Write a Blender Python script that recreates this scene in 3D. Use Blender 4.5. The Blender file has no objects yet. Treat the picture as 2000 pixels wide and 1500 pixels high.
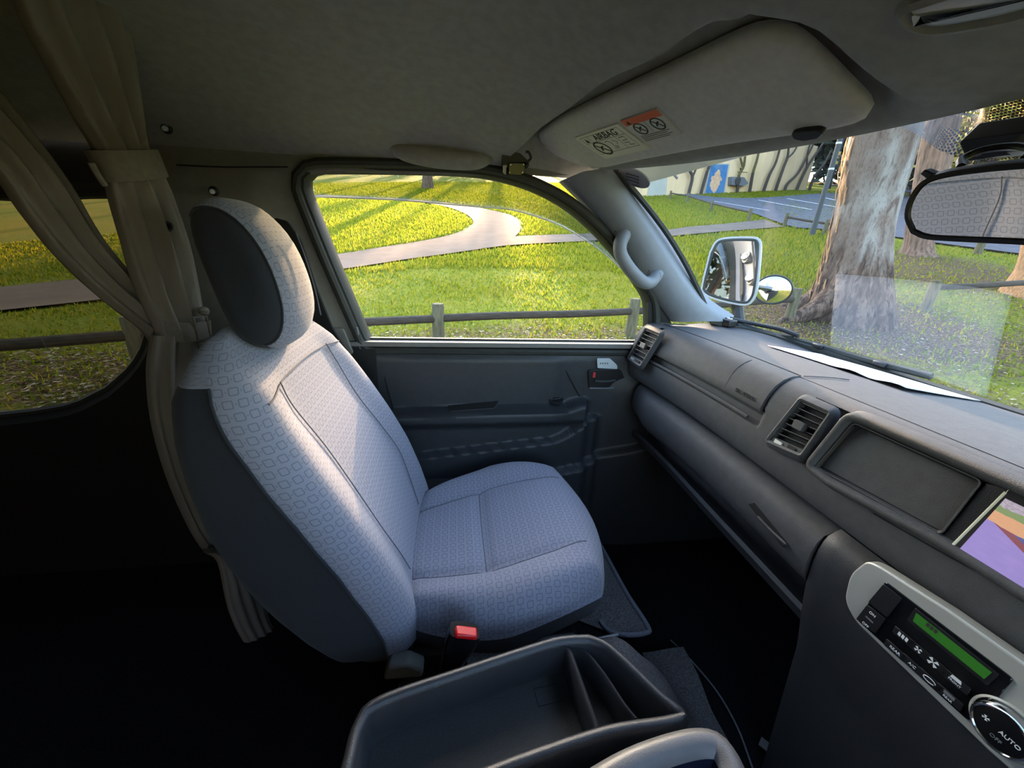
import bpy, math, random
import numpy as np
from mathutils import Vector, Matrix, noise

random.seed(7)
SC = bpy.context.scene
COL = SC.collection

# ------------------------------------------------------------------ camera
# van frame: +X forward (photo right), +Y towards the passenger door, +Z up, metres, z = 0 at the tyres
F, CX, CY = 760.0, 1000.0, 750.0
CAM = np.array([0.0, -0.33, 1.45])
_D = np.array([900 - CX, 2783 - CY, F]); W_ = _D / np.linalg.norm(_D)
_A = np.array([[W_[1], W_[2]], [F, 78.0 - 0.009 * 25.0]])
_b, _c = np.linalg.solve(_A, np.array([-W_[0], 0.009 * F]))
U_ = np.array([1, _b, _c]); U_ /= np.linalg.norm(U_)
V_ = np.cross(U_, W_)
cd = bpy.data.cameras.new('camera'); cam = bpy.data.objects.new('camera', cd); COL.objects.link(cam)
cd.sensor_fit = 'HORIZONTAL'; cd.sensor_width = 36.0; cd.lens = F / 2000.0 * 36.0
cd.clip_start = 0.01; cd.clip_end = 600
R3 = [[U_[0], -U_[1], -U_[2]], [V_[0], -V_[1], -V_[2]], [-W_[0], W_[1], W_[2]]]
cam.matrix_world = Matrix.Translation(Vector(CAM)) @ Matrix(R3).to_4x4()
SC.camera = cam

# ------------------------------------------------------------------ light
SUN_AZ, SUN_EL = math.radians(84), math.radians(15.5)
SUN_DIR = Vector((math.cos(SUN_AZ) * math.cos(SUN_EL), math.sin(SUN_AZ) * math.cos(SUN_EL), math.sin(SUN_EL)))
wd = bpy.data.worlds.new('sky'); SC.world = wd; wd.use_nodes = True
nt = wd.node_tree; nt.nodes.clear()
sky = nt.nodes.new('ShaderNodeTexSky'); sky.sky_type = 'NISHITA'; sky.sun_disc = False
sky.sun_elevation = SUN_EL; sky.sun_rotation = math.pi / 2 - SUN_AZ; sky.air_density = 1.0; sky.dust_density = 2.0; sky.ozone_density = 1.0
bg = nt.nodes.new('ShaderNodeBackground'); bg.inputs['Strength'].default_value = 1.0
wo = nt.nodes.new('ShaderNodeOutputWorld')
nt.links.new(sky.outputs[0], bg.inputs[0]); nt.links.new(bg.outputs[0], wo.inputs[0])
sl = bpy.data.lights.new('sun', 'SUN'); sl.energy = 30.0; sl.angle = math.radians(0.9); sl.color = (1.0, 0.63, 0.33)
so = bpy.data.objects.new('sun', sl); COL.objects.link(so)
so.rotation_euler = SUN_DIR.to_track_quat('Z', 'Y').to_euler()
vs = SC.view_settings; vs.view_transform = 'Standard'; vs.look = 'None'; vs.gamma = 1.0; vs.use_curve_mapping = False
vs.exposure = 1.08
SC.cycles.max_bounces = 8; SC.cycles.diffuse_bounces = 4; SC.cycles.transparent_max_bounces = 16

# ------------------------------------------------------------------ rays from photo pixels onto real surfaces
def ray(x, y):
    r = np.array([x - CX, y - CY, F]); d = np.array([U_ @ r, V_ @ r, -(W_ @ r)]); return d / np.linalg.norm(d)
def onY(x, y, Y): d = ray(x, y); return Vector(CAM + d * ((Y - CAM[1]) / d[1]))
def onX(x, y, X): d = ray(x, y); return Vector(CAM + d * ((X - CAM[0]) / d[0]))
def onZ(x, y, Z): d = ray(x, y); return Vector(CAM + d * ((Z - CAM[2]) / d[2]))
def onP(x, y, p, n):
    d = Vector(ray(x, y)); c = Vector(CAM); n = Vector(n); p = Vector(p)
    return c + d * ((p - c).dot(n) / d.dot(n))
UP = math.radians(70)
def gz(x, y):
    s = x * math.cos(UP) + y * math.sin(UP); q = s - 6.0
    z = 0.09 * (q + math.sqrt(q * q + 4.0))
    if s > 62: z -= 0.17 * (s - 62)
    return z
def onG(x, y, lift=0.0):
    d = ray(x, y); t = 1.0; last = t
    while t < 160:
        p = CAM + d * t
        if p[2] < gz(p[0], p[1]) + lift:
            lo, hi = last, t
            for _ in range(24):
                m = (lo + hi) / 2; p = CAM + d * m
                if p[2] < gz(p[0], p[1]) + lift: hi = m
                else: lo = m
            p = CAM + d * hi; return Vector(p)
        last = t; t += 0.15
    return Vector(CAM + d * 160)
def wallY(z): return 0.80 - 0.12 * (z - 1.15)
WN = Vector((0, 1, 0.12)).normalized(); WP = Vector((0, 0.80, 1.15))
def onW(x, y, off=0.0): return onP(x, y, WP - WN * off, WN)

# ------------------------------------------------------------------ materials
def lin(c):
    return tuple(((v / 255) / 12.92 if v / 255 <= 0.04045 else ((v / 255 + 0.055) / 1.055) ** 2.4) for v in c)
MATS = {}
def mat(name, rgb, rough=0.6, var=0.0, vscale=8.0, bump=0.0, bscale=300.0, metallic=0.0, spec=0.5, emit=None, coat=0.0, rgb2=None, detail=4.0, vstretch=None, sheen=0.0):
    m = bpy.data.materials.new(name); m.use_nodes = True; t = m.node_tree; b = t.nodes['Principled BSDF']
    c = lin(rgb) + (1,)
    b.inputs['Base Color'].default_value = c; b.inputs['Roughness'].default_value = rough
    b.inputs['Metallic'].default_value = metallic; b.inputs['Specular IOR Level'].default_value = spec
    b.inputs['Coat Weight'].default_value = coat
    if sheen: b.inputs['Sheen Weight'].default_value = sheen
    tc = t.nodes.new('ShaderNodeTexCoord'); src = tc.outputs['Object']
    if vstretch:
        mp = t.nodes.new('ShaderNodeMapping'); mp.inputs['Scale'].default_value = vstretch
        t.links.new(src, mp.inputs[0]); src = mp.outputs[0]
    if var or rgb2:
        n = t.nodes.new('ShaderNodeTexNoise'); n.inputs['Scale'].default_value = vscale; n.inputs['Detail'].default_value = detail
        t.links.new(src, n.inputs['Vector'])
        r = t.nodes.new('ShaderNodeValToRGB'); r.color_ramp.elements[0].position = 0.35; r.color_ramp.elements[1].position = 0.65
        if rgb2: c1, c2 = c, lin(rgb2) + (1,)
        else: c1 = tuple(v * (1 - var) for v in c[:3]) + (1,); c2 = tuple(min(1, v * (1 + var)) for v in c[:3]) + (1,)
        r.color_ramp.elements[0].color = c1; r.color_ramp.elements[1].color = c2
        t.links.new(n.outputs['Fac'], r.inputs[0]); t.links.new(r.outputs[0], b.inputs['Base Color'])
    if bump:
        n2 = t.nodes.new('ShaderNodeTexNoise'); n2.inputs['Scale'].default_value = bscale; n2.inputs['Detail'].default_value = 3
        t.links.new(src, n2.inputs['Vector'])
        bp = t.nodes.new('ShaderNodeBump'); bp.inputs['Strength'].default_value = bump; bp.inputs['Distance'].default_value = 0.002
        t.links.new(n2.outputs['Fac'], bp.inputs['Height']); t.links.new(bp.outputs[0], b.inputs['Normal'])
    if emit:
        b.inputs['Emission Color'].default_value = lin(emit[0]) + (1,); b.inputs['Emission Strength'].default_value = emit[1]
    MATS[name] = m; return m
def M_(n): return MATS[n]
def node(t, k, **kw):
    n = t.nodes.new(k)
    for a, v in kw.items(): setattr(n, a, v)
    return n
def math_(t, op, a, b=None):
    n = t.nodes.new('ShaderNodeMath'); n.operation = op
    for i, v in enumerate((a, b)):
        if v is None: continue
        if isinstance(v, (int, float)): n.inputs[i].default_value = v
        else: t.links.new(v, n.inputs[i])
    return n.outputs[0]
def mixrgb(t, fac, a, b):
    n = t.nodes.new('ShaderNodeMix'); n.data_type = 'RGBA'
    if isinstance(fac, (int, float)): n.inputs[0].default_value = fac
    else: t.links.new(fac, n.inputs[0])
    for i, v in ((6, a), (7, b)):
        if isinstance(v, tuple): n.inputs[i].default_value = v if len(v) == 4 else v + (1,)
        else: t.links.new(v, n.inputs[i])
    return n.outputs[2]

mat('dash', (64, 65, 68), 0.68, 0.10, 60, 0.35, 900)
mat('dash_dark', (40, 42, 46), 0.5, 0.08, 60, 0.3, 900)
mat('stack', (44, 46, 50), 0.5, 0.08, 60, 0.3, 900)
mat('black_plastic', (22, 23, 26), 0.42, 0.1, 40, 0.15, 700)
mat('gloss_black', (12, 13, 16), 0.12)
mat('slot_black', (8, 8, 9), 0.8)
mat('door_dark', (44, 47, 51), 0.48, 0.08, 50, 0.25, 800)
mat('door_mid', (56, 60, 64), 0.5, 0.08, 50, 0.25, 800)
mat('pillar_grey', (118, 123, 130), 0.55, 0.04, 50, 0.1, 600)
mat('trim_warm', (112, 112, 108), 0.7, 0.05, 60, 0.1, 600)
mat('headliner', (152, 152, 147), 0.95, 0.07, 60, 0.5, 1400, spec=0.2)
mat('visor', (194, 193, 187), 0.85, 0.05, 90, 0.3, 1500, spec=0.25)
mat('rubber', (44, 47, 44), 0.6, 0.1, 40)
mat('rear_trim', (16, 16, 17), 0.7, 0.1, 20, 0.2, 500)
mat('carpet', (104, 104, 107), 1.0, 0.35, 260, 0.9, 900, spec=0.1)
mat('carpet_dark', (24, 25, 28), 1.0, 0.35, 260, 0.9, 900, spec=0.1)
mat('piping', (108, 114, 126), 0.9, 0.2, 300, 0.5, 900)
mat('seat_dark', (42, 45, 52), 0.9, 0.08, 500, 0.4, 1800, spec=0.2, sheen=0.1)
mat('seam', (92, 95, 106), 0.9)
mat('curtain', (126, 120, 112), 0.9, bump=0.25, bscale=900, spec=0.2)
mat('strap', (116, 111, 102), 0.85, 0.08, 120, 0.3, 900, spec=0.2)
mat('silver', (176, 178, 174), 0.38, metallic=0.35, bump=0.05)
mat('chrome', (230, 232, 236), 0.12, metallic=1.0)
mat('steel', (150, 152, 156), 0.3, metallic=0.9)
mat('mirror_glass', (235, 238, 240), 0.01, metallic=1.0)
mat('dim_mirror', (168, 176, 176), 0.01, metallic=1.0)
mat('red', (190, 2, 16), 0.4)
mat('red_dull', (190, 50, 56), 0.5)
mat('white_print', (214, 218, 222), 0.6)
mat('grey_print', (110, 114, 120), 0.6)
mat('dark_print', (40, 40, 38), 0.8)
mat('line_print', (110, 108, 100), 0.8)
mat('sticker_cream', (214, 212, 196), 0.6)
mat('sticker_silver', (176, 178, 180), 0.45)
mat('sticker_red', (206, 92, 70), 0.6)
mat('label_silver', (206, 216, 222), 0.35, metallic=0.3)
mat('paper', (206, 212, 220), 0.8, 0.07, 30, vstretch=(0.6, 8, 1))
mat('lens', (196, 206, 218), 0.12, spec=0.8)
mat('tray', (46, 48, 52), 0.3, 0.08, 60, 0.3, 900)
mat('tray_floor', (44, 46, 48), 0.75, 0.2, 400, 0.5, 1200)
mat('armbox', (88, 88, 90), 0.38, 0.06, 40, 0.2, 700)
mat('blue_gloss', (24, 28, 44), 0.15)
mat('body_paint', (176, 180, 184), 0.3, coat=0.4)
mat('cream_tab', (214, 212, 190), 0.6)
# outdoors
mat('asphalt', (82, 84, 91), 1.0, 0.12, 3, 0.4, 60, spec=0.05)
mat('path', (102, 93, 86), 1.0, 0.10, 2.0, 0.4, 40, spec=0.02)
mat('line_white', (190, 192, 194), 0.8, 0.1, 5)
mat('post_wood', (86, 80, 60), 0.95, 0.3, 9, 0.8, 40, vstretch=(4, 4, 0.6))
mat('rail_wood', (56, 47, 37), 0.95, 0.3, 9, 0.8, 40, vstretch=(0.6, 4, 4))
mat('bwall', (196, 168, 130), 0.9, 0.06, 0.6, 0.2, 20, vstretch=(3, 3, 0.5))
mat('bwhite', (150, 148, 140), 0.85, 0.05, 1.5)
mat('bgrey', (92, 92, 98), 0.8)
mat('sticker_back', (150, 150, 156), 0.8)
mat('bdark', (52, 50, 50), 0.9)
mat('slim_bark', (58, 50, 44), 1.0, 0.2, 5)
mat('lamp_post', (42, 48, 52), 0.6)
mat('yellow_band', (200, 160, 90), 0.7)
mat('bark_strip', (150, 112, 78), 1.0, 0.35, 20, 0.6, 60, vstretch=(3, 3, 0.4))
mat('bark_far', (104, 82, 68), 1.0, 0.5, 5.0, 1.0, 14, vstretch=(3, 3, 0.5))
mat('leaf_dark', (36, 46, 32), 0.8, 0.3, 0.6)
mat('leaf_green', (66, 84, 36), 0.8, 0.3, 0.6)
mat('leaf_yellow', (122, 112, 26), 0.8, 0.3, 0.6)

def fabric():
    m = bpy.data.materials.new('seat_fabric'); m.use_nodes = True; t = m.node_tree; b = t.nodes['Principled BSDF']
    b.inputs['Roughness'].default_value = 0.9; b.inputs['Specular IOR Level'].default_value = 0.2; b.inputs['Sheen Weight'].default_value = 0.15
    uv = node(t, 'ShaderNodeUVMap', uv_map='UVMap')
    sp = node(t, 'ShaderNodeSeparateXYZ'); t.links.new(uv.outputs[0], sp.inputs[0])
    def lattice(p, ou, ov, half, rad):
        u = math_(t, 'ADD', math_(t, 'DIVIDE', sp.outputs[0], p), ou + 100)
        v = math_(t, 'ADD', math_(t, 'DIVIDE', sp.outputs[1], p), ov + 100)
        row = math_(t, 'FLOOR', v)
        u = math_(t, 'ADD', u, math_(t, 'MULTIPLY', math_(t, 'MODULO', row, 2.0), 0.5))
        cu = math_(t, 'SUBTRACT', math_(t, 'FRACT', u), 0.5); cv = math_(t, 'SUBTRACT', math_(t, 'FRACT', v), 0.5)
        qx = math_(t, 'SUBTRACT', math_(t, 'ABSOLUTE', cu), half); qy = math_(t, 'SUBTRACT', math_(t, 'ABSOLUTE', cv), half)
        mx = math_(t, 'MAXIMUM', qx, 0.0); my = math_(t, 'MAXIMUM', qy, 0.0)
        ln = math_(t, 'SQRT', math_(t, 'ADD', math_(t, 'MULTIPLY', mx, mx), math_(t, 'MULTIPLY', my, my)))
        ins = math_(t, 'MINIMUM', math_(t, 'MAXIMUM', qx, qy), 0.0)
        return math_(t, 'SUBTRACT', math_(t, 'ADD', ln, ins), rad)
    P = 0.0185
    d = lattice(P, 0, 0, 0.20, 0.10)
    ring = math_(t, 'LESS_THAN', math_(t, 'ABSOLUTE', d), 0.045)
    d2 = lattice(P, 0.5, 0.0, 0.045, 0.03)
    dot = math_(t, 'LESS_THAN', d2, 0.0)
    nz = node(t, 'ShaderNodeTexNoise'); nz.inputs['Scale'].default_value = 700; t.links.new(uv.outputs[0], nz.inputs['Vector'])
    base = mixrgb(t, nz.outputs['Fac'], lin((116, 119, 134)), lin((138, 141, 157)))
    c = mixrgb(t, math_(t, 'MULTIPLY', dot, 0.55), base, lin((104, 107, 120)))
    c = mixrgb(t, math_(t, 'MULTIPLY', ring, 0.6), c, lin((82, 86, 100)))
    t.links.new(c, b.inputs['Base Color'])
    bp = node(t, 'ShaderNodeBump'); bp.inputs['Strength'].default_value = 0.3; bp.inputs['Distance'].default_value = 0.001
    hh = math_(t, 'SUBTRACT', nz.outputs['Fac'], math_(t, 'MULTIPLY', ring, 0.8)); t.links.new(hh, bp.inputs['Height']); t.links.new(bp.outputs[0], b.inputs['Normal'])
    MATS['seat_fabric'] = m
fabric()

def glass(name, tint=(1, 1, 1), base=0.03, edge=0.5):
    m = bpy.data.materials.new(name); m.use_nodes = True; t = m.node_tree; t.nodes.clear()
    tr = node(t, 'ShaderNodeBsdfTransparent'); tr.inputs[0].default_value = tint + (1,)
    gl = node(t, 'ShaderNodeBsdfGlossy'); gl.inputs['Roughness'].default_value = 0.0; gl.inputs[0].default_value = (0.95, 0.97, 1, 1)
    lw = node(t, 'ShaderNodeLayerWeight'); lw.inputs[0].default_value = 0.5
    f = math_(t, 'ADD', math_(t, 'MULTIPLY', math_(t, 'POWER', lw.outputs['Facing'], 4.0), edge), base)
    mx = node(t, 'ShaderNodeMixShader'); o = node(t, 'ShaderNodeOutputMaterial')
    t.links.new(f, mx.inputs[0]); t.links.new(tr.outputs[0], mx.inputs[1]); t.links.new(gl.outputs[0], mx.inputs[2]); t.links.new(mx.outputs[0], o.inputs[0])
    MATS[name] = m
glass('glass_side', (0.97, 0.98, 0.97), 0.02, 0.4)
glass('glass_screen', (0.93, 0.96, 0.96), 0.06, 0.5)
glass('glass_rear', (0.17, 0.15, 0.115), 0.03, 0.4)
glass('shield_tint', (0.66, 0.68, 0.66), 0.03, 0.3)

def frit():
    m = bpy.data.materials.new('frit_dots'); m.use_nodes = True; t = m.node_tree; b = t.nodes['Principled BSDF']
    b.inputs['Base Color'].default_value = (0.01, 0.01, 0.012, 1); b.inputs['Roughness'].default_value = 0.5
    uv = node(t, 'ShaderNodeUVMap', uv_map='UVMap'); sp = node(t, 'ShaderNodeSeparateXYZ'); t.links.new(uv.outputs[0], sp.inputs[0])
    p = 0.0030
    v = math_(t, 'DIVIDE', sp.outputs[1], p); v = math_(t, 'ADD', v, 500.0); row = math_(t, 'FLOOR', v)
    u = math_(t, 'ADD', math_(t, 'ADD', math_(t, 'DIVIDE', sp.outputs[0], p), 500.0), math_(t, 'MULTIPLY', math_(t, 'MODULO', row, 2.0), 0.5))
    cu = math_(t, 'SUBTRACT', math_(t, 'FRACT', u), 0.5); cv = math_(t, 'SUBTRACT', math_(t, 'FRACT', v), 0.5)
    r = math_(t, 'SQRT', math_(t, 'ADD', math_(t, 'MULTIPLY', cu, cu), math_(t, 'MULTIPLY', cv, cv)))
    a = math_(t, 'LESS_THAN', r, 0.40)
    t.links.new(a, b.inputs['Alpha']); MATS['frit_dots'] = m
frit()

def ground_mat():
    m = bpy.data.materials.new('grass_ground'); m.use_nodes = True; t = m.node_tree; b = t.nodes['Principled BSDF']
    b.inputs['Roughness'].default_value = 1.0; b.inputs['Specular IOR Level'].default_value = 0.1
    tc = node(t, 'ShaderNodeTexCoord')
    def nz(s, d=4):
        n = node(t, 'ShaderNodeTexNoise'); n.inputs['Scale'].default_value = s; n.inputs['Detail'].default_value = d; t.links.new(tc.outputs['Object'], n.inputs['Vector']); return n.outputs['Fac']
    def ramp(f, a, c):
        r = node(t, 'ShaderNodeMapRange'); r.inputs[1].default_value = a; r.inputs[2].default_value = c; t.links.new(f, r.inputs[0]); return r.outputs[0]
    g = mixrgb(t, ramp(nz(14), 0.35, 0.65), lin((76, 93, 20)), lin((113, 124, 31)))
    g = mixrgb(t, ramp(nz(0.35), 0.4, 0.7), g, lin((118, 112, 30)))
    g = mixrgb(t, math_(t, 'MULTIPLY', ramp(nz(60, 2), 0.5, 0.75), 0.6), g, lin((30, 38, 11)))
    at = node(t, 'ShaderNodeAttribute', attribute_name='litter')
    lf = ramp(math_(t, 'ADD', at.outputs['Fac'], math_(t, 'SUBTRACT', nz(9), 0.5)), 0.35, 0.75)
    lc = mixrgb(t, ramp(nz(34, 2), 0.4, 0.6), lin((50, 38, 28)), lin((104, 86, 66)))
    c = mixrgb(t, lf, g, lc)
    t.links.new(c, b.inputs['Base Color'])
    bp = node(t, 'ShaderNodeBump'); bp.inputs['Strength'].default_value = 0.7; bp.inputs['Distance'].default_value = 0.04
    t.links.new(nz(30, 3), bp.inputs['Height']); t.links.new(bp.outputs[0], b.inputs['Normal'])
    MATS['grass_ground'] = m
ground_mat()

def bark_mat():
    m = bpy.data.materials.new('gum_bark'); m.use_nodes = True; t = m.node_tree; b = t.nodes['Principled BSDF']
    b.inputs['Roughness'].default_value = 0.95; b.inputs['Specular IOR Level'].default_value = 0.1
    tc = node(t, 'ShaderNodeTexCoord'); mp = node(t, 'ShaderNodeMapping'); mp.inputs['Scale'].default_value = (3.2, 3.2, 0.9); t.links.new(tc.outputs['Object'], mp.inputs[0])
    def nz(s, d=4, src=mp):
        n = node(t, 'ShaderNodeTexNoise'); n.inputs['Scale'].default_value = s; n.inputs['Detail'].default_value = d; n.inputs['Distortion'].default_value = 0.6; t.links.new(src.outputs[0], n.inputs['Vector']); return n.outputs['Fac']
    def ramp(f, a, c):
        r = node(t, 'ShaderNodeMapRange'); r.inputs[1].default_value = a; r.inputs[2].default_value = c; t.links.new(f, r.inputs[0]); return r.outputs[0]
    smooth = mixrgb(t, ramp(nz(0.8), 0.42, 0.6), lin((108, 93, 84)), lin((138, 131, 125)))
    smooth = mixrgb(t, ramp(nz(2.2), 0.55, 0.7), smooth, lin((92, 76, 68)))
    rough = mixrgb(t, ramp(nz(3.0), 0.4, 0.62), lin((66, 52, 44)), lin((108, 90, 78)))
    rough = mixrgb(t, ramp(nz(7.0, 2), 0.52, 0.68), rough, lin((36, 28, 24)))
    sp = node(t, 'ShaderNodeSeparateXYZ'); t.links.new(tc.outputs['Object'], sp.inputs[0])
    h = math_(t, 'ADD', sp.outputs[2], math_(t, 'MULTIPLY', math_(t, 'SUBTRACT', nz(1.2), 0.5), 2.2))
    f = ramp(h, 1.35, 1.75)
    cc_ = mixrgb(t, f, rough, smooth); cc_ = mixrgb(t, math_(t, 'MULTIPLY', ramp(nz(16, 4), 0.5, 0.66), 0.45), cc_, lin((58, 46, 40))); t.links.new(cc_, b.inputs['Base Color'])
    bp = node(t, 'ShaderNodeBump'); bp.inputs['Distance'].default_value = 0.05
    st = node(t, 'ShaderNodeMapRange'); st.inputs[1].default_value = 0; st.inputs[2].default_value = 1; st.inputs[3].default_value = 1.0; st.inputs[4].default_value = 0.25; t.links.new(f, st.inputs[0]); t.links.new(st.outputs[0], bp.inputs['Strength'])
    t.links.new(nz(4.5, 5), bp.inputs['Height']); t.links.new(bp.outputs[0], b.inputs['Normal'])
    MATS['gum_bark'] = m
bark_mat()

def picture(name, kind):
    m = bpy.data.materials.new(name); m.use_nodes = True; t = m.node_tree; b = t.nodes['Principled BSDF']
    uv = node(t, 'ShaderNodeUVMap', uv_map='UVMap'); sp = node(t, 'ShaderNodeSeparateXYZ'); t.links.new(uv.outputs[0], sp.inputs[0])
    u, v = sp.outputs[0], sp.outputs[1]
    def nz(s, d=3):
        n = node(t, 'ShaderNodeTexNoise'); n.inputs['Scale'].default_value = s; n.inputs['Detail'].default_value = d; t.links.new(uv.outputs[0], n.inputs['Vector']); return n.outputs['Fac']
    if kind == 'screen':       # picture on the lit screen: lilac foreground, red kerb line, sandy ground, green, pale sky
        vv = math_(t, 'ADD', v, math_(t, 'MULTIPLY', math_(t, 'SUBTRACT', nz(9), 0.5), 0.08))
        vd = math_(t, 'ADD', v, math_(t, 'MULTIPLY', u, 1.15))
        c = mixrgb(t, nz(14), lin((176, 152, 220)), lin((150, 138, 206)))
        kerb = math_(t, 'MULTIPLY', math_(t, 'GREATER_THAN', vd, 0.64), math_(t, 'LESS_THAN', vd, 0.72))
        blue = math_(t, 'GREATER_THAN', vd, 0.72)
        c = mixrgb(t, blue, c, mixrgb(t, nz(30), lin((70, 76, 130)), lin((120, 122, 180))))
        c = mixrgb(t, kerb, c, lin((150, 88, 96)))
        sand = math_(t, 'GREATER_THAN', vv, 0.60)
        c = mixrgb(t, sand, c, mixrgb(t, nz(40), lin((236, 190, 130)), lin((226, 160, 140))))
        c = mixrgb(t, math_(t, 'GREATER_THAN', vv, 0.78), c, lin((140, 160, 110)))
        c = mixrgb(t, math_(t, 'GREATER_THAN', vv, 0.88), c, mixrgb(t, nz(50), lin((90, 80, 100)), lin((240, 226, 240))))
        b.inputs['Base Color'].default_value = (0.01, 0.01, 0.012, 1); b.inputs['Roughness'].default_value = 0.25
        t.links.new(c, b.inputs['Emission Color']); b.inputs['Emission Strength'].default_value = 0.42
    else:                      # painted wall panel: deep blue with a loose cream and brown figure shape
        du = math_(t, 'SUBTRACT', u, 0.45); dv = math_(t, 'SUBTRACT', v, 0.42)
        r = math_(t, 'SQRT', math_(t, 'ADD', math_(t, 'MULTIPLY', math_(t, 'MULTIPLY', du, du), 4.0), math_(t, 'MULTIPLY', math_(t, 'MULTIPLY', dv, dv), 2.4)))
        r = math_(t, 'ADD', r, math_(t, 'MULTIPLY', math_(t, 'SUBTRACT', nz(5), 0.5), 0.9))
        c = mixrgb(t, nz(4), lin((30, 70, 120)), lin((60, 116, 160)))
        c = mixrgb(t, math_(t, 'LESS_THAN', r, 0.55), c, mixrgb(t, nz(9), lin((210, 186, 150)), lin((150, 90, 66))))
        t.links.new(c, b.inputs['Base Color']); b.inputs['Roughness'].default_value = 0.8
    MATS[name] = m
picture('screen_picture', 'screen'); picture('wall_picture', 'wall')

def lcd():
    m = mat('lcd_green', (40, 92, 34), 0.2, emit=((58, 132, 40), 0.10)); return m
lcd()

# ------------------------------------------------------------------ mesh builder
def catmull(P, n):
    P = [Vector(p) for p in P]; out = []
    for i in range(len(P) - 1):
        p0 = P[i - 1] if i else P[0] * 2 - P[1]; p1, p2 = P[i], P[i + 1]; p3 = P[i + 2] if i + 2 < len(P) else p2 * 2 - p1
        for k in range(n):
            s = k / n
            out.append(0.5 * ((2 * p1) + (p2 - p0) * s + (2 * p0 - 5 * p1 + 4 * p2 - p3) * s * s + (3 * p1 - p0 - 3 * p2 + p3) * s ** 3))
    out.append(P[-1]); return out
def interp(x, xs, ys): return float(np.interp(x, xs, ys))
def sstep(a, b, x):
    s = min(1, max(0, (x - a) / (b - a))); return s * s * (3 - 2 * s)
def rpoly(pts, rad, n=6):
    """closed 2D polygon with rounded corners"""
    out = []; N = len(pts)
    rad = rad if isinstance(rad, (list, tuple)) else [rad] * N
    for i in range(N):
        p = Vector(pts[i]); a = Vector(pts[i - 1]); b = Vector(pts[(i + 1) % N]); r = rad[i]
        if r <= 0: out.append(p); continue
        da, db = (a - p), (b - p); la, lb = da.length, db.length; k = min(r, la * 0.48, lb * 0.48)
        A = p + da * (k / la); B = p + db * (k / lb)
        for j in range(n + 1):
            s = j / n; out.append(A * (1 - s) ** 2 + p * (2 * s * (1 - s)) + B * s * s)
    return out

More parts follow.
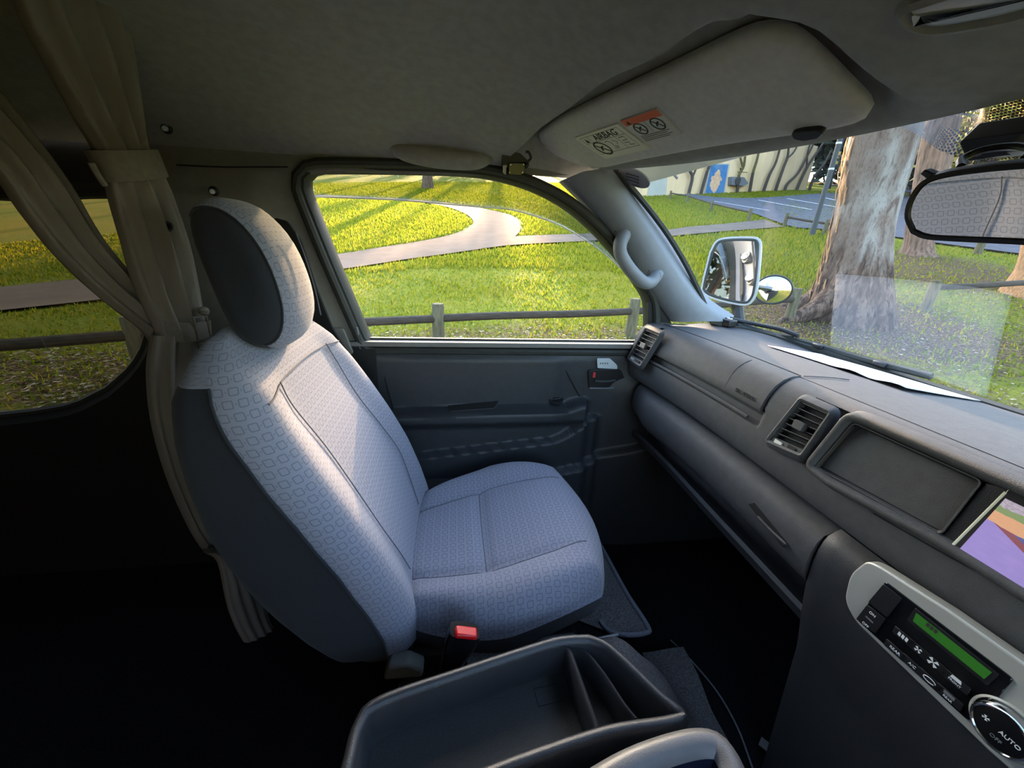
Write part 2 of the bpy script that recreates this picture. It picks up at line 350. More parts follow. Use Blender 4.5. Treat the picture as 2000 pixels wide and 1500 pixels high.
class MB:
    def __init__(s): s.v = []; s.f = []; s.uv = {}
    def add(s, p): s.v.append(tuple(p)); return len(s.v) - 1
    def grid(s, rows, cu=False, cv=False, uv=None):
        b = len(s.v); R, C = len(rows), len(rows[0])
        for i, r in enumerate(rows):
            for j, p in enumerate(r):
                s.v.append(tuple(p))
                if uv: s.uv[len(s.v) - 1] = uv[i][j]
        for i in range(R if cu else R - 1):
            for j in range(C if cv else C - 1):
                a = b + i * C + j; c = b + i * C + (j + 1) % C; d = b + ((i + 1) % R) * C + (j + 1) % C; e = b + ((i + 1) % R) * C + j
                s.f.append((a, c, d, e))
        return b
    def poly(s, pts, uv=None):
        b = len(s.v)
        for i, p in enumerate(pts):
            s.v.append(tuple(p))
            if uv: s.uv[len(s.v) - 1] = uv[i]
        s.f.append(tuple(range(b, b + len(pts))))
    def prism(s, pts, vec):
        vec = Vector(vec); n = len(pts); b = len(s.v)
        for p in pts: s.v.append(tuple(p))
        for p in pts: s.v.append(tuple(Vector(p) + vec))
        s.f.append(tuple(range(b + n - 1, b - 1, -1))); s.f.append(tuple(range(b + n, b + 2 * n)))
        for i in range(n):
            j = (i + 1) % n; s.f.append((b + i, b + j, b + n + j, b + n + i))
    def box(s, c, size, rot=None):
        c = Vector(c); h = [v / 2 for v in size]; rot = rot or Matrix.Identity(3)
        P = [c + rot @ Vector((sx * h[0], sy * h[1], sz * h[2])) for sz in (-1, 1) for sx, sy in ((-1, -1), (1, -1), (1, 1), (-1, 1))]
        b = len(s.v); s.v += [tuple(p) for p in P]
        for f in ((3, 2, 1, 0), (4, 5, 6, 7), (0, 1, 5, 4), (1, 2, 6, 5), (2, 3, 7, 6), (3, 0, 4, 7)): s.f.append(tuple(b + i for i in f))
    def tube(s, path, r, n=8, closed=False, flat=1.0, up=None, caps=True):
        P = [Vector(p) for p in path]; N = len(P); rows = []
        nrm = None
        for i, p in enumerate(P):
            if closed: t = P[(i + 1) % N] - P[i - 1]
            else: t = P[min(i + 1, N - 1)] - P[max(i - 1, 0)]
            if t.length < 1e-9: t = Vector((0, 0, 1))
            t.normalize()
            if up is not None: nrm = Vector(up) - t * Vector(up).dot(t)
            elif nrm is None:
                a = Vector((0, 0, 1)) if abs(t.z) < 0.9 else Vector((1, 0, 0)); nrm = a - t * a.dot(t)
            else: nrm = nrm - t * nrm.dot(t)
            if nrm.length < 1e-6: nrm = t.orthogonal()
            nrm.normalize(); bi = t.cross(nrm)
            rr = r[i] if isinstance(r, (list, tuple)) else r
            rows.append([p + nrm * (math.cos(2 * math.pi * k / n) * rr * flat) + bi * (math.sin(2 * math.pi * k / n) * rr) for k in range(n)])
        b = s.grid(rows, cu=closed, cv=True)
        if not closed and caps:
            s.f.append(tuple(b + k for k in range(n))[::-1]); s.f.append(tuple(b + (N - 1) * n + k for k in range(n)))
    def lathe(s, prof, c, ax, n=20):
        ax = Vector(ax).normalized(); a = ax.orthogonal().normalized(); bb = ax.cross(a); c = Vector(c)
        rows = [[c + ax * h + (a * math.cos(2 * math.pi * k / n) + bb * math.sin(2 * math.pi * k / n)) * r for k in range(n)] for r, h in prof]
        b = s.grid(rows, cv=True)
        if prof[0][0] > 1e-5: s.f.append(tuple(b + k for k in range(n))[::-1])
        if prof[-1][0] > 1e-5: s.f.append(tuple(b + (len(prof) - 1) * n + k for k in range(n)))
    def build(s, name, m, parent=None, smooth=35, bevel=0.0, seg=2, solid=0.0, sub=0):
        me = bpy.data.meshes.new(name); me.from_pydata(s.v, [], s.f); me.validate(); me.update()
        if s.uv:
            ul = me.uv_layers.new(name='UVMap')
            idx = np.empty(len(me.loops), dtype=np.int32); me.loops.foreach_get('vertex_index', idx)
            arr = np.zeros((len(s.v), 2), dtype=np.float32)
            for k, w in s.uv.items(): arr[k] = w
            ul.data.foreach_set('uv', arr[idx].ravel())
        me.materials.append(M_(m) if isinstance(m, str) else m)
        if smooth:
            me.shade_smooth(); me.set_sharp_from_angle(angle=math.radians(smooth))
        o = bpy.data.objects.new(name, me); COL.objects.link(o)
        if parent:
            o.parent = parent; o.matrix_parent_inverse = Matrix.Translation(-Vector(wloc(parent)))
        if solid:
            md = o.modifiers.new('solid', 'SOLIDIFY'); md.thickness = solid; md.offset = 0
        if sub:
            md = o.modifiers.new('sub', 'SUBSURF'); md.levels = sub; md.render_levels = sub
        if bevel:
            md = o.modifiers.new('bevel', 'BEVEL'); md.width = bevel; md.segments = seg; md.limit_method = 'ANGLE'; md.angle_limit = math.radians(35)
        return o
_W = {}
def wloc(o): return _W.get(o.name, (0, 0, 0))
def thing(name, label, cat, loc, group=None):
    o = bpy.data.objects.new(name, None); COL.objects.link(o); o.location = loc; o.empty_display_size = 0.05
    _W[o.name] = tuple(loc); o['label'] = label; o['category'] = cat
    if group: o['group'] = group
    return o
def tag(o, label, cat, group=None):
    o['label'] = label; o['category'] = cat
    if group: o['group'] = group
    return o
def struct(o, label, cat):
    o['kind'] = 'structure'; o['label'] = label; o['category'] = cat; return o
def copy_tree(o, off, parent=None):
    c = o.copy(); COL.objects.link(c); c.parent = parent
    if parent is None:
        c.location = Vector(o.location) + Vector(off); _W[c.name] = tuple(c.location)
    for ch in list(o.children):
        if ch.name != c.name: copy_tree(ch, off, c)
    return c
def text(name, s, size, origin, ex, ey, m, parent, depth=0.0003, align='CENTER', sx=1.0):
    cu = bpy.data.curves.new(name, 'FONT'); cu.body = s; cu.size = size; cu.align_x = align; cu.align_y = 'CENTER'; cu.extrude = depth; cu.resolution_u = 3
    tmp = bpy.data.objects.new(name + '_curve', cu); COL.objects.link(tmp)
    dg = bpy.context.evaluated_depsgraph_get(); me = bpy.data.meshes.new_from_object(tmp.evaluated_get(dg))
    bpy.data.objects.remove(tmp); bpy.data.curves.remove(cu)
    ex = Vector(ex).normalized(); ey = Vector(ey).normalized(); ez = ex.cross(ey); o3 = Vector(origin)
    for v in me.vertices: c = v.co.copy(); v.co = o3 + ex * (c.x * sx) + ey * c.y + ez * c.z
    me.materials.clear(); me.materials.append(M_(m))
    o = bpy.data.objects.new(name, me); COL.objects.link(o)
    if parent: o.parent = parent; o.matrix_parent_inverse = Matrix.Translation(-Vector(wloc(parent)))
    return o
class Frame:
    """a flat working plane in the scene: origin, right, up; n points at the viewer's side"""
    def __init__(s, o, ex, ey):
        s.o = Vector(o); s.ex = Vector(ex).normalized(); s.ey = Vector(ey); s.ey = (s.ey - s.ex * s.ey.dot(s.ex)).normalized(); s.n = s.ex.cross(s.ey)
    def at(s, a, b, h=0.0): return s.o + s.ex * a + s.ey * b + s.n * h
    def px(s, x, y):
        p = onP(x, y, s.o, s.n) - s.o; return Vector((p.dot(s.ex), p.dot(s.ey)))
    def poly(s, pts, h=0.0): return [s.at(p[0], p[1], h) for p in pts]
def plate(fr, pts, h0, h1, name, m, parent, bevel=0.0, seg=2):
    mb = MB(); P = fr.poly(pts, h0)
    mb.prism(P, fr.n * (h1 - h0)); return mb.build(name, m, parent, bevel=bevel, seg=seg)
def ringwall(fr, outer, inner, ho, hi, name, m, parent, lip=0.0):
    """frame between two loops with equal point counts"""
    mb = MB(); mb.grid([fr.poly(outer, ho), fr.poly(inner, hi)], cv=True); return mb.build(name, m, parent)
def resample(pts, n):
    P = [Vector(p) for p in pts]; P.append(P[0]); L = [0]
    for i in range(len(P) - 1): L.append(L[-1] + (P[i + 1] - P[i]).length)
    out = []
    for k in range(n):
        s = L[-1] * k / n; i = max(j for j in range(len(L)) if L[j] <= s + 1e-12); i = min(i, len(P) - 2)
        f = (s - L[i]) / max(1e-9, L[i + 1] - L[i]); out.append(P[i].lerp(P[i + 1], f))
    return out
def offset_loop(pts, d):
    """shift closed 2D loop along its outward normal (pts counter-clockwise)"""
    N = len(pts); out = []
    ar = sum(pts[i][0] * pts[(i + 1) % N][1] - pts[(i + 1) % N][0] * pts[i][1] for i in range(N)); sg = 1 if ar > 0 else -1
    for i in range(N):
        a, b = Vector(pts[i - 1]), Vector(pts[(i + 1) % N]); t = (b - a)
        if t.length < 1e-9: out.append(Vector(pts[i])); continue
        t.normalize(); out.append(Vector(pts[i]) + Vector((t.y, -t.x)) * d * sg)
    return out

# ================================================================== VAN SHELL
# ---- headliner
def header(y):
    k = min(1.0, abs(y) / 0.72); return 0.505 - 0.145 * k * k, 1.588 + 0.03 * k * k
def roof_z(x, y):
    base = 1.60 + 0.145 * (1 - min(1, abs(y) / 0.75) ** 3.0)
    xh, zh = header(y); t = sstep(xh - 0.46, xh, x)
    z = base * (1 - t) + min(base, zh) * t
    return z
VIS_N = None
# sun visor plane (used for its recess in the headliner too)
VA = Vector((0.455, 0.115, 1.592)); VB = Vector((0.335, 0.66, 1.612)); VC = Vector((0.33, 0.13, 1.652))
VEX = (VA - VB).normalized(); VF = Frame(VB, VEX, VC - VA)
if VF.n.z > 0: VF.n = -VF.n
VO = [(1052, 262), (1100, 232), (1300, 140), (1440, 75), (1500, 60), (1550, 68), (1600, 105), (1650, 155), (1693, 200), (1697, 222), (1675, 240), (1600, 256), (1400, 285), (1250, 312), (1170, 327), (1110, 312), (1062, 290)]
VOUT = [VF.px(*p) for p in VO]
def inside_dist(pts, q):
    """signed distance (negative inside) to closed 2D polygon"""
    d = 1e9; ins = False; N = len(pts)
    for i in range(N):
        a, b = pts[i], pts[(i + 1) % N]; e = b - a; w = q - a
        t = max(0, min(1, w.dot(e) / max(1e-12, e.dot(e)))); d = min(d, (w - e * t).length)
        if (a.y > q.y) != (b.y > q.y) and q.x < (b.x - a.x) * (q.y - a.y) / (b.y - a.y) + a.x: ins = not ins
    return -d if ins else d
mb = MB(); rows = []
ys = [0.75 - 1.5 * j / 110 for j in range(111)]
us = [0, 0.12, 0.24, 0.36, 0.46, 0.55, 0.62] + [0.66 + 0.34 * k / 62 for k in range(63)]
for u in us:
    r = []
    for y in ys:
        xh, zh = header(y); x = -2.6 + (xh + 2.6) * u; z = roof_z(x, y)
        if x > 0.02 and y > 0.0:
            p = Vector((x, y, z)) - VF.o; q = Vector((p.dot(VF.ex), p.dot(VF.ey)))
            d = inside_dist(VOUT, q); hgt = -(p.dot(VF.n))
            k = (1 - sstep(0.004, 0.035, d)) * sstep(0.748, 0.70, y)
            want = z + max(0.0, 0.016 - hgt)          # keep the visor clear of the roof lining
            z = z + k * (want - z) + 0.012 * k
        r.append((x, y, z))
    rows.append(r)
mb.grid(rows)
ceiling = struct(mb.build('ceiling', 'headliner', smooth=60), 'grey brown felt headliner of the van cab', 'ceiling')
# roof skin above and header rail
mb = MB(); mb.grid([[(x, y, 1.86) for y in (-0.9, 0.9)] for x in (-2.7, 0.3)]); mb.grid([[(0.3, y, 1.86) for y in (-0.9, 0.9)], [(0.56, y, 1.62) for y in (-0.9, 0.9)]])
struct(mb.build('trim_1', 'body_paint'), 'white painted roof skin above the headliner', 'trim')

# ---- side window opening (passenger door), traced on the leaning door plane
WIN = [(600, 352), (612, 340), (640, 337), (760, 338), (880, 341), (960, 349), (1040, 372), (1110, 410), (1170, 463), (1215, 515), (1248, 562), (1264, 592), (1266, 640), (1262, 668), (1229, 674), (1100, 673), (960, 671), (800, 669), (727, 668), (716, 655), (690, 595), (652, 505), (620, 425), (600, 372)]
WF = Frame(WP, (1, 0, 0), WN.cross(Vector((1, 0, 0)))); 
if WF.ey.z < 0: WF = Frame(WP, (1, 0, 0), Vector((0, -0.12, 1)))
w2 = [WF.px(*p) for p in WIN]
w2 = resample([Vector((p.x, p.y)) for p in catmull([(p.x, p.y, 0) for p in w2] + [(w2[0].x, w2[0].y, 0)], 4)][:-1], 120)
def Wp(q, h=0.0): return WF.o + WF.ex * q[0] + WF.ey * q[1] - WN * h
door = bpy.data.objects.new('door_1', None); COL.objects.link(door); door.location = (0.2, 0.8, 0.5); _W['door_1'] = (0.2, 0.8, 0.5)
struct(door, 'dark grey passenger door with armrest and window', 'door')
seal_out = offset_loop(w2, 0.030); seal_mid = offset_loop(w2, 0.012); seal_in = offset_loop(w2, -0.004)
mb = MB(); mb.grid([[Wp(q, -0.03) for q in seal_in], [Wp(q, 0.0) for q in w2], [Wp(q, 0.008) for q in offset_loop(w2, 0.005)], [Wp(q, 0.008) for q in offset_loop(w2, 0.014)]], cv=True)
mb.build('window_seal', 'rubber', door)
mb = MB(); mb.tube([Wp(q, 0.012) for q in offset_loop(w2, 0.020)], 0.011, 8, closed=True); mb.build('door_weatherstrip', 'rubber', door)
win1 = MB(); win1.poly([Wp(q, -0.012) for q in offset_loop(w2, 0.006)])
win1 = struct(win1.build('window_1', 'glass_side', smooth=0), 'clear glass pane of the passenger door', 'window')

# tinted weather shield outside the upper part of that window
SH = [(598, 386), (660, 388), (760, 392), (850, 399), (930, 406), (1000, 412), (1060, 428), (1110, 448), (1160, 478), (1200, 508), (1240, 545)]
lo = catmull([tuple(WF.px(*p)) + (0,) for p in SH], 4)
TOPP = [(586, 340), (610, 326), (700, 324), (880, 327), (970, 336), (1050, 358), (1120, 396), (1180, 448), (1222, 498), (1240, 520), (1250, 538)]
hi = catmull([tuple(WF.px(*p)) + (0,) for p in TOPP], 4)
mb = MB(); mb.grid([[Wp(a.lerp(b, s), -0.05 - 0.02 * math.sin(s * 3.1)) for a, b in zip(lo, hi)] for s in (0, 0.25, 0.5, 0.75, 1)])
sh = tag(mb.build('weather_shield', 'shield_tint', solid=0.003), 'smoky tinted weather shield over the top of the door window', 'shield')
mb = MB(); mb.tube([Wp(a, -0.05) for a in lo], 0.0016, 6); mb.build('edge_bead', 'white_print', sh)

# ---- door inner panel as a moulded surface
def door_off(x, z):
    o = 0.004 + 0.012 * sstep(1.15, 1.10, z)
    arch = sstep(1.128, 1.10, z - 0.012 * sstep(-0.1, -0.22, x)) ; o += 0.006 * arch * sstep(0.36, 0.30, x)
    ta = 0.952 + 0.02 * sstep(0.33, 0.40, x) - 0.006 * sstep(0.1, -0.2, x)
    arm = sstep(ta + 0.012, ta - 0.004, z) * sstep(0.43, 0.405, x)
    o += 0.052 * arm
    o -= 0.022 * sstep(0.928, 0.895, z) * arm
    zp = 0.815 + 0.10 * (x + 0.1) + 0.05 * sstep(0.30, 0.44, x)
    o += 0.028 * sstep(zp + 0.006, zp - 0.006, z) * sstep(0.47, 0.45, x)
    zs = 0.735 + 0.16 * max(0, x - 0.20) + 0.10 * max(0, x - 0.42)
    o += 0.03 * sstep(zs + 0.006, zs - 0.008, z)
    o += 0.03 * sstep(0.40, 0.62, x) * sstep(1.10, 1.0, z)
    return o
mb = MB(); rows = []
zs_ = [1.158, 1.156, 1.150, 1.14] + [1.135 - 0.005 * k for k in range(92)] + [0.66, 0.6, 0.5, 0.42]
xs_ = [-0.33 + 1.39 * k / 140 for k in range(141)]
for z in zs_:
    rows.append([(x, 0.80 - (door_off(x, z) if z < 1.157 else -0.02), z) for x in xs_])
mb.grid(rows); mb.build('door_panel', 'door_dark', door, smooth=50)
def door_pt(px_, py_, lift=0.0):
    d = Vector(ray(px_, py_)); c = Vector(CAM); t = 0.5
    while t < 3:
        p = c + d * t
        if p.y > 0.80 - door_off(p.x, p.z) - lift: return p
        t += 0.001
    return c + d * t
def line(pts, r, name, m, parent, n=5, f=None):
    P = catmull([f(*p) for p in pts] if f else pts, 5); mb = MB(); mb.tube(P, r, 6); return mb.build(name, m, parent)
line([(742, 680), (752, 740), (768, 800)], 0.0022, 'panel_seam', 'slot_black', door, f=door_pt)
line([(1087, 684), (1108, 730), (1132, 775)], 0.0022, 'panel_seam', 'slot_black', door, f=door_pt)
mb = MB(); mb.box((0.24, 0.790, 1.153), (1.06, 0.026, 0.014)); mb.build('sill_strip', 'trim_warm', door, bevel=0.002)
mb = MB(); mb.box((0.24, 0.812, 1.160), (1.02, 0.012, 0.010)); mb.build('glass_wiper', 'rubber', door)
# grip recess, switch, latch handle
P = [door_pt(875, 792), door_pt(975, 783), door_pt(965, 797), door_pt(880, 803)]
mb = MB(); mb.poly([p + Vector((0, -0.0015, 0.001)) for p in P]); mb.build('grip_recess', 'slot_black', door)
mb = MB(); mb.tube([p + Vector((0, -0.002, 0)) for p in (P[3], P[2], P[1])], 0.0016, 6); mb.build('grip_edge', 'door_mid', door)
c = door_pt(1086, 780); mb = MB(); mb.lathe([(0.024, 0), (0.024, 0.003), (0.018, 0.003), (0.016, 0.0005)], c + Vector((0, 0.002, 0)), (0, -0.5, 0.86), 24); sw = mb.build('switch_bezel', 'black_plastic', door)
mb = MB(); mb.box(c + Vector((0.0, -0.002, 0.004)), (0.022, 0.012, 0.005)); mb.build('window_switch', 'gloss_black', sw, bevel=0.002)
HF = Frame(door_pt(1180, 730) + Vector((0, -0.004, 0)), (1, 0, 0), (0, 0, 1))
hb = [HF.px(*p) for p in [(1147, 722), (1212, 720), (1222, 745), (1205, 757), (1150, 758)]]
hnd = plate(HF, rpoly(hb, 0.012), 0, 0.004, 'latch_bezel', 'black_plastic', door, 0.0015)
line([(1150, 757), (1190, 757), (1207, 754), (1218, 742)], 0.002, 'bezel_edge', 'pillar_grey', hnd, f=lambda a, b: HF.at(*HF.px(a, b), 0.005))
line([(1160, 742), (1178, 743), (1200, 741)], 0.004, 'latch_lever', 'door_mid', hnd, f=lambda a, b: HF.at(*HF.px(a, b), 0.009))
q = HF.px(1159, 731); plate(HF, rpoly([(q[0] - 0.004, q[1] - 0.008), (q[0] + 0.004, q[1] - 0.008), (q[0] + 0.004, q[1] + 0.008), (q[0] - 0.004, q[1] + 0.008)], 0.002), 0.004, 0.008, 'lock_button', 'red_dull', hnd)
lb = [HF.px(*p) for p in [(1165, 699), (1190, 699), (1204, 712), (1205, 720), (1166, 718)]]
lab = plate(HF, rpoly(lb, 0.004), 0.003, 0.0045, 'warning_label', 'label_silver', door)
for k in range(4):
    q = HF.px(1172 + 4.5 * k, 709); plate(HF, [(q[0] - 0.002, q[1] - 0.003), (q[0] + 0.002, q[1] - 0.003), (q[0] + 0.002, q[1] + 0.003), (q[0] - 0.002, q[1] + 0.003)], 0.0045, 0.0047, 'label_mark', 'grey_print', lab)
# black corner sail in the front lower corner of the window
sa = [WF.px(*p) for p in [(1262, 590), (1285, 575), (1312, 640), (1300, 690), (1262, 690)]]
plate(Frame(WF.o, WF.ex, WF.ey), [(p.x, p.y) for p in sa], 0.004, 0.012, 'corner_sail', 'black_plastic', door)

# ---- left body side: pillar behind the door, rear quarter with its window
def rear_edge(z):
    p = min(w2, key=lambda q: abs(Wp(q).z - z) + (9 if q[0] > -0.1 else 0)); return Wp(p).x
mb = MB(); rows = []
for k in range(40):
    z = 1.615 - k * 0.0125
    xr = (rear_edge(z) if z > 1.16 else rear_edge(1.165)) - 0.026
    if z > 1.575: xr = interp(z, [1.575, 1.615], [xr, 0.42])
    r = []
    for j in range(25):
        s = j / 24; x = xr + (-0.66 - xr) * s
        bulge = 0.004 + 0.032 * sstep(0.0, 0.10, xr - x) * sstep(1.61, 1.50, z) + 0.01 * sstep(0.15, 0.3, xr - x) * sstep(1.61, 1.5, z)
        r.append((x, wallY(z) - bulge, z))
    rows.append(r)
mb.grid(rows); trimB = struct(mb.build('trim_2', 'trim_warm', smooth=60), 'pale grey door pillar trim behind the passenger window', 'trim')
mb = MB(); rows = []
for z in (1.14, 1.12, 1.0, 0.8, 0.42): rows.append([(x, 0.775, z) for x in (-0.22, -0.30, -0.45, -0.66)])
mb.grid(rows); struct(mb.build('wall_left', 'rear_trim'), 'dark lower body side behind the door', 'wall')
# trim seam, belt anchor and edge strip
def onT(a, b): return onW(a, b, 0.047)
line([(345, 322), (430, 326), (510, 326), (562, 326)], 0.0015, 'trim_seam', 'slot_black', trimB, f=onT)
AF = Frame(onW(662, 674, 0.03), (1, 0, 0), (0, -0.12, 1))
an = [AF.px(*p) for p in [(622, 640), (672, 640), (692, 690), (655, 697), (630, 672)]]
anc = plate(AF, rpoly(an, 0.010), -0.002, 0.007, 'belt_anchor_plate', 'trim_warm', trimB, 0.003)
q = AF.px(656, 673); mb = MB(); mb.lathe([(0.016, 0), (0.016, 0.004), (0.011, 0.006), (0.009, 0.002), (0.0, 0.002)], AF.at(q[0], q[1], 0.006), AF.n, 24); rg = mb.build('anchor_ring', 'rear_trim', anc)
mb = MB(); mb.tube([onW(a, b, 0.035) for a, b in [(612, 640), (650, 560), (640, 500)]][::-1], 0.001, 5)
line([(697, 640), (706, 690), (722, 750), (746, 815)], 0.0035, 'door_edge_strip', 'pillar_grey', trimB, f=lambda a, b: onW(a, b, 0.012 if b > 670 else 0.02))
PRF = Frame(onW(600, 560, 0.052), (1, 0, 0), (0, -0.12, 1))
plate(PRF, rpoly([tuple(PRF.px(*p)) for p in [(535, 425), (562, 432), (590, 470), (618, 560), (650, 640), (700, 720), (640, 735), (560, 560)]], 0.006, 3), -0.004, 0.004, 'pillar_recess', 'rear_trim', trimB, 0.002)
# screws on the trim
for i, (a, b) in enumerate([(327, 251), (418, 373)]):
    p = onW(a, b, 0.05); s = thing('trim_hook', ('clear plastic hook on the pillar trim beside the curtain strap', 'clear plastic hook on the pillar trim just above the headrest')[i], 'hook', p, 'clear hooks on the pillar trim')
    mb = MB(); mb.lathe([(0.010, 0), (0.010, 0.002), (0.006, 0.004), (0.005, 0.008), (0.0065, 0.010), (0.0, 0.011)], p, (0, -1, -0.1), 16); mb.build('hook_base', 'black_plastic', s)
    mb = MB(); mb.lathe([(0.0055, 0.0), (0.0045, 0.004), (0, 0.005)], p + Vector((0.002, -0.011, -0.002)), (0.2, -1, -0.3), 12); mb.build('hook_tip', 'lens', s)
# rear quarter window
RW = [(-700, 410), (-300, 392), (60, 386), (200, 378), (258, 384), (290, 410), (300, 470), (300, 560), (296, 620), (287, 672), (262, 715), (215, 757), (150, 790), (80, 803), (0, 812), (-300, 822), (-800, 830)]
rq = [onY(a, b, 0.80) for a, b in RW[2:15]]
xr1 = max(p.x for p in rq); zt = max(p.z for p in rq); zb = min(p.z for p in rq)
loop = [Vector((p.x, p.z)) for p in rq]
loop = loop + [Vector((-2.1, loop[-1].y)), Vector((-2.3, loop[-1].y + 0.1)), Vector((-2.3, loop[0].y - 0.1)), Vector((-2.1, loop[0].y))]
loop = resample(loop, 96); cc = Vector((-1.5, (zt + zb) / 2))
def outer(q):
    d = (q - cc); k = 1e9
    if d.x > 0: k = min(k, (-0.655 - cc.x) / d.x)
    else: k = min(k, (-2.62 - cc.x) / d.x)
    if d.y > 0: k = min(k, (1.62 - cc.y) / d.y)
    else: k = min(k, (0.40 - cc.y) / d.y)
    return cc + d * k
mb = MB(); mb.grid([[(q.x, 0.83, q.y) for q in offset_loop(loop, -0.002)], [(q.x, 0.795, q.y) for q in loop], [(q.x, 0.775, q.y) for q in offset_loop(loop, 0.02)], [(q.x, 0.772, q.y) for q in [o.lerp(q2, 0.5) for o, q2 in zip([outer(q) for q in loop], loop)]], [(o.x, 0.772, o.y) for o in [outer(q) for q in loop]]], cv=True)
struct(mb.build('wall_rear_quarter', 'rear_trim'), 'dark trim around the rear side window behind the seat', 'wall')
mb = MB(); mb.tube([(q.x, 0.80, q.y) for q in loop], 0.010, 6, closed=True); rs = struct(mb.build('trim_3', 'rubber'), 'black rubber seal around the rear side window', 'trim')
mb = MB(); mb.poly([(q.x, 0.815, q.y) for q in loop]); struct(mb.build('window_2', 'glass_rear', smooth=0), 'tinted rear side window glass behind the curtain', 'window')

# ---- other sides of the shell
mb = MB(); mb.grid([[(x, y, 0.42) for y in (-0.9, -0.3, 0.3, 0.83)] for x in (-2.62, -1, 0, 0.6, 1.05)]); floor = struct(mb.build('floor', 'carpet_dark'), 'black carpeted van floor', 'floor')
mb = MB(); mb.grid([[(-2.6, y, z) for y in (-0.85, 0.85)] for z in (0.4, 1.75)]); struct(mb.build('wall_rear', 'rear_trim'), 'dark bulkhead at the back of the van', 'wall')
mb = MB(); mb.grid([[(1.06, y, z) for y in (-0.9, 0.9)] for z in (0.3, 1.19)]); mb.grid([[(1.06, y, 1.19) for y in (-0.9, 0.9)], [(0.92, y, 1.16) for y in (-0.9, 0.9)]]); struct(mb.build('wall_front', 'slot_black'), 'black firewall below the windscreen', 'wall')
# driver side; rear part of its window closed off to hold back fill light
mb = MB()
def rw(x0, x1, z0, z1): mb.grid([[(x, -wallY(z), z) for x in (x0, x1)] for z in (z0, z1)])
rw(-2.62, 1.06, 0.40, 1.14); rw(-2.62, -0.06, 1.14, 1.62); rw(-0.06, 0.9, 1.575, 1.62)
struct(mb.build('wall_right', 'trim_warm'), "driver's side wall of the cab with its window opening shortened to limit the light", 'wall')
mb = MB(); mb.poly([(-0.06, -0.81, 1.14), (0.72, -0.81, 1.14), (0.40, -0.755, 1.575), (-0.06, -0.755, 1.575)]); struct(mb.build('window_3', 'glass_side', smooth=0), "clear glass of the driver's door", 'window')

# ---- windscreen and pillars
WS_B = [(0.79, 0.765, 1.235), (0.90, 0.70, 1.218), (0.965, 0.58, 1.205), (1.00, 0.38, 1.195), (1.015, 0.15, 1.19), (1.015, -0.15, 1.19), (1.00, -0.38, 1.195), (0.965, -0.58, 1.205), (0.90, -0.70, 1.218), (0.79, -0.765, 1.235)]
WS_T = [(0.385, 0.715, 1.632), (0.42, 0.64, 1.625), (0.455, 0.52, 1.615), (0.49, 0.34, 1.603), (0.515, 0.12, 1.597), (0.515, -0.12, 1.597), (0.49, -0.34, 1.603), (0.455, -0.52, 1.615), (0.42, -0.64, 1.625), (0.385, -0.715, 1.632)]
wb = catmull(WS_B, 6); wt = catmull(WS_T, 6)
def ws_pt(s, j): 
    p = wb[j].lerp(wt[j], s); return p + Vector((0.018, 0, 0.02)) * math.sin(math.pi * s)
mb = MB(); NJ = len(wb)
WSROWS = [[ws_pt(i / 16, j) for j in range(NJ)] for i in range(17)]
mb.grid(WSROWS); struct(mb.build('window_4', 'glass_screen', smooth=80), 'large clear windscreen in front of the dashboard', 'window')
def ws_hit(px_, py_, lift=0.0):
    d = Vector(ray(px_, py_)); c = Vector(CAM); best = None
    from mathutils.geometry import intersect_ray_tri
    for i in range(16):
        for j in range(NJ - 1):
            a, b, e, g = WSROWS[i][j], WSROWS[i][j + 1], WSROWS[i + 1][j + 1], WSROWS[i + 1][j]
            for tri in ((a, b, e), (a, e, g)):
                h = intersect_ray_tri(*tri, d, c)
                if h is not None and (h - c).dot(d) > 0: best = h
    if best is None: return onX(px_, py_, 0.6)
    return best - d * lift
# black ceramic edge along the base and the sides
mb = MB(); mb.tube([p + Vector((-0.006, 0, 0.004)) for p in wb], 0.010, 6); mb.tube([ws_pt(i / 16, 0) for i in range(17)], 0.008, 6); mb.tube([ws_pt(i / 16, NJ - 1) for i in range(17)], 0.008, 6)
struct(mb.build('trim_4', 'rubber'), 'black rubber edge around the windscreen', 'trim')
# pillar trims (passenger side built from its two edges)
INN = [(1098, 352), (1125, 378), (1165, 418), (1208, 470), (1245, 525), (1280, 580), (1312, 628)]
OUT = [(1192, 330), (1222, 372), (1260, 424), (1300, 482), (1340, 545), (1378, 592), (1428, 626)]
inn = catmull([onW(a, b, 0.020) for a, b in INN], 5)
out = [None] * len(inn); oc = catmull([Vector((a, b, 0)) for a, b in OUT], 5)
rows = []
for k, (i3, o2) in enumerate(zip(inn, oc)):
    s = k / (len(inn) - 1); yo = 0.705 + 0.055 * s
    o3 = onY(o2.x, o2.y, yo + 0.0)
    mid = i3.lerp(o3, 0.45) + Vector((-0.010, -0.026, 0.004)); m2 = i3.lerp(o3, 0.8) + Vector((-0.006, -0.022, 0.002))
    rows.append([i3 + Vector((0, 0.035, 0)), i3, i3.lerp(mid, 0.5) + Vector((0, -0.008, 0)), mid, m2, o3, o3 + Vector((0.03, 0.03, 0.01))])
mb = MB(); mb.grid(rows); pil = struct(mb.build('trim_5', 'pillar_grey', smooth=70), 'light grey windscreen pillar trim carrying the grab handle', 'trim')
mb = MB(); mb.grid([[(p[0], -p[1], p[2]) for p in r] for r in rows]); struct(mb.build('trim_6', 'pillar_grey', smooth=70), "light grey windscreen pillar trim on the driver's side", 'trim')
line([(1195, 332), (1260, 421), (1300, 480), (1340, 542), (1380, 592), (1400, 606)], 0.004, 'pillar_edge', 'rubber', pil, f=lambda a, b: onY(a, b, 0.735 + 0.00016 * (b - 330)))
PILROWS = rows

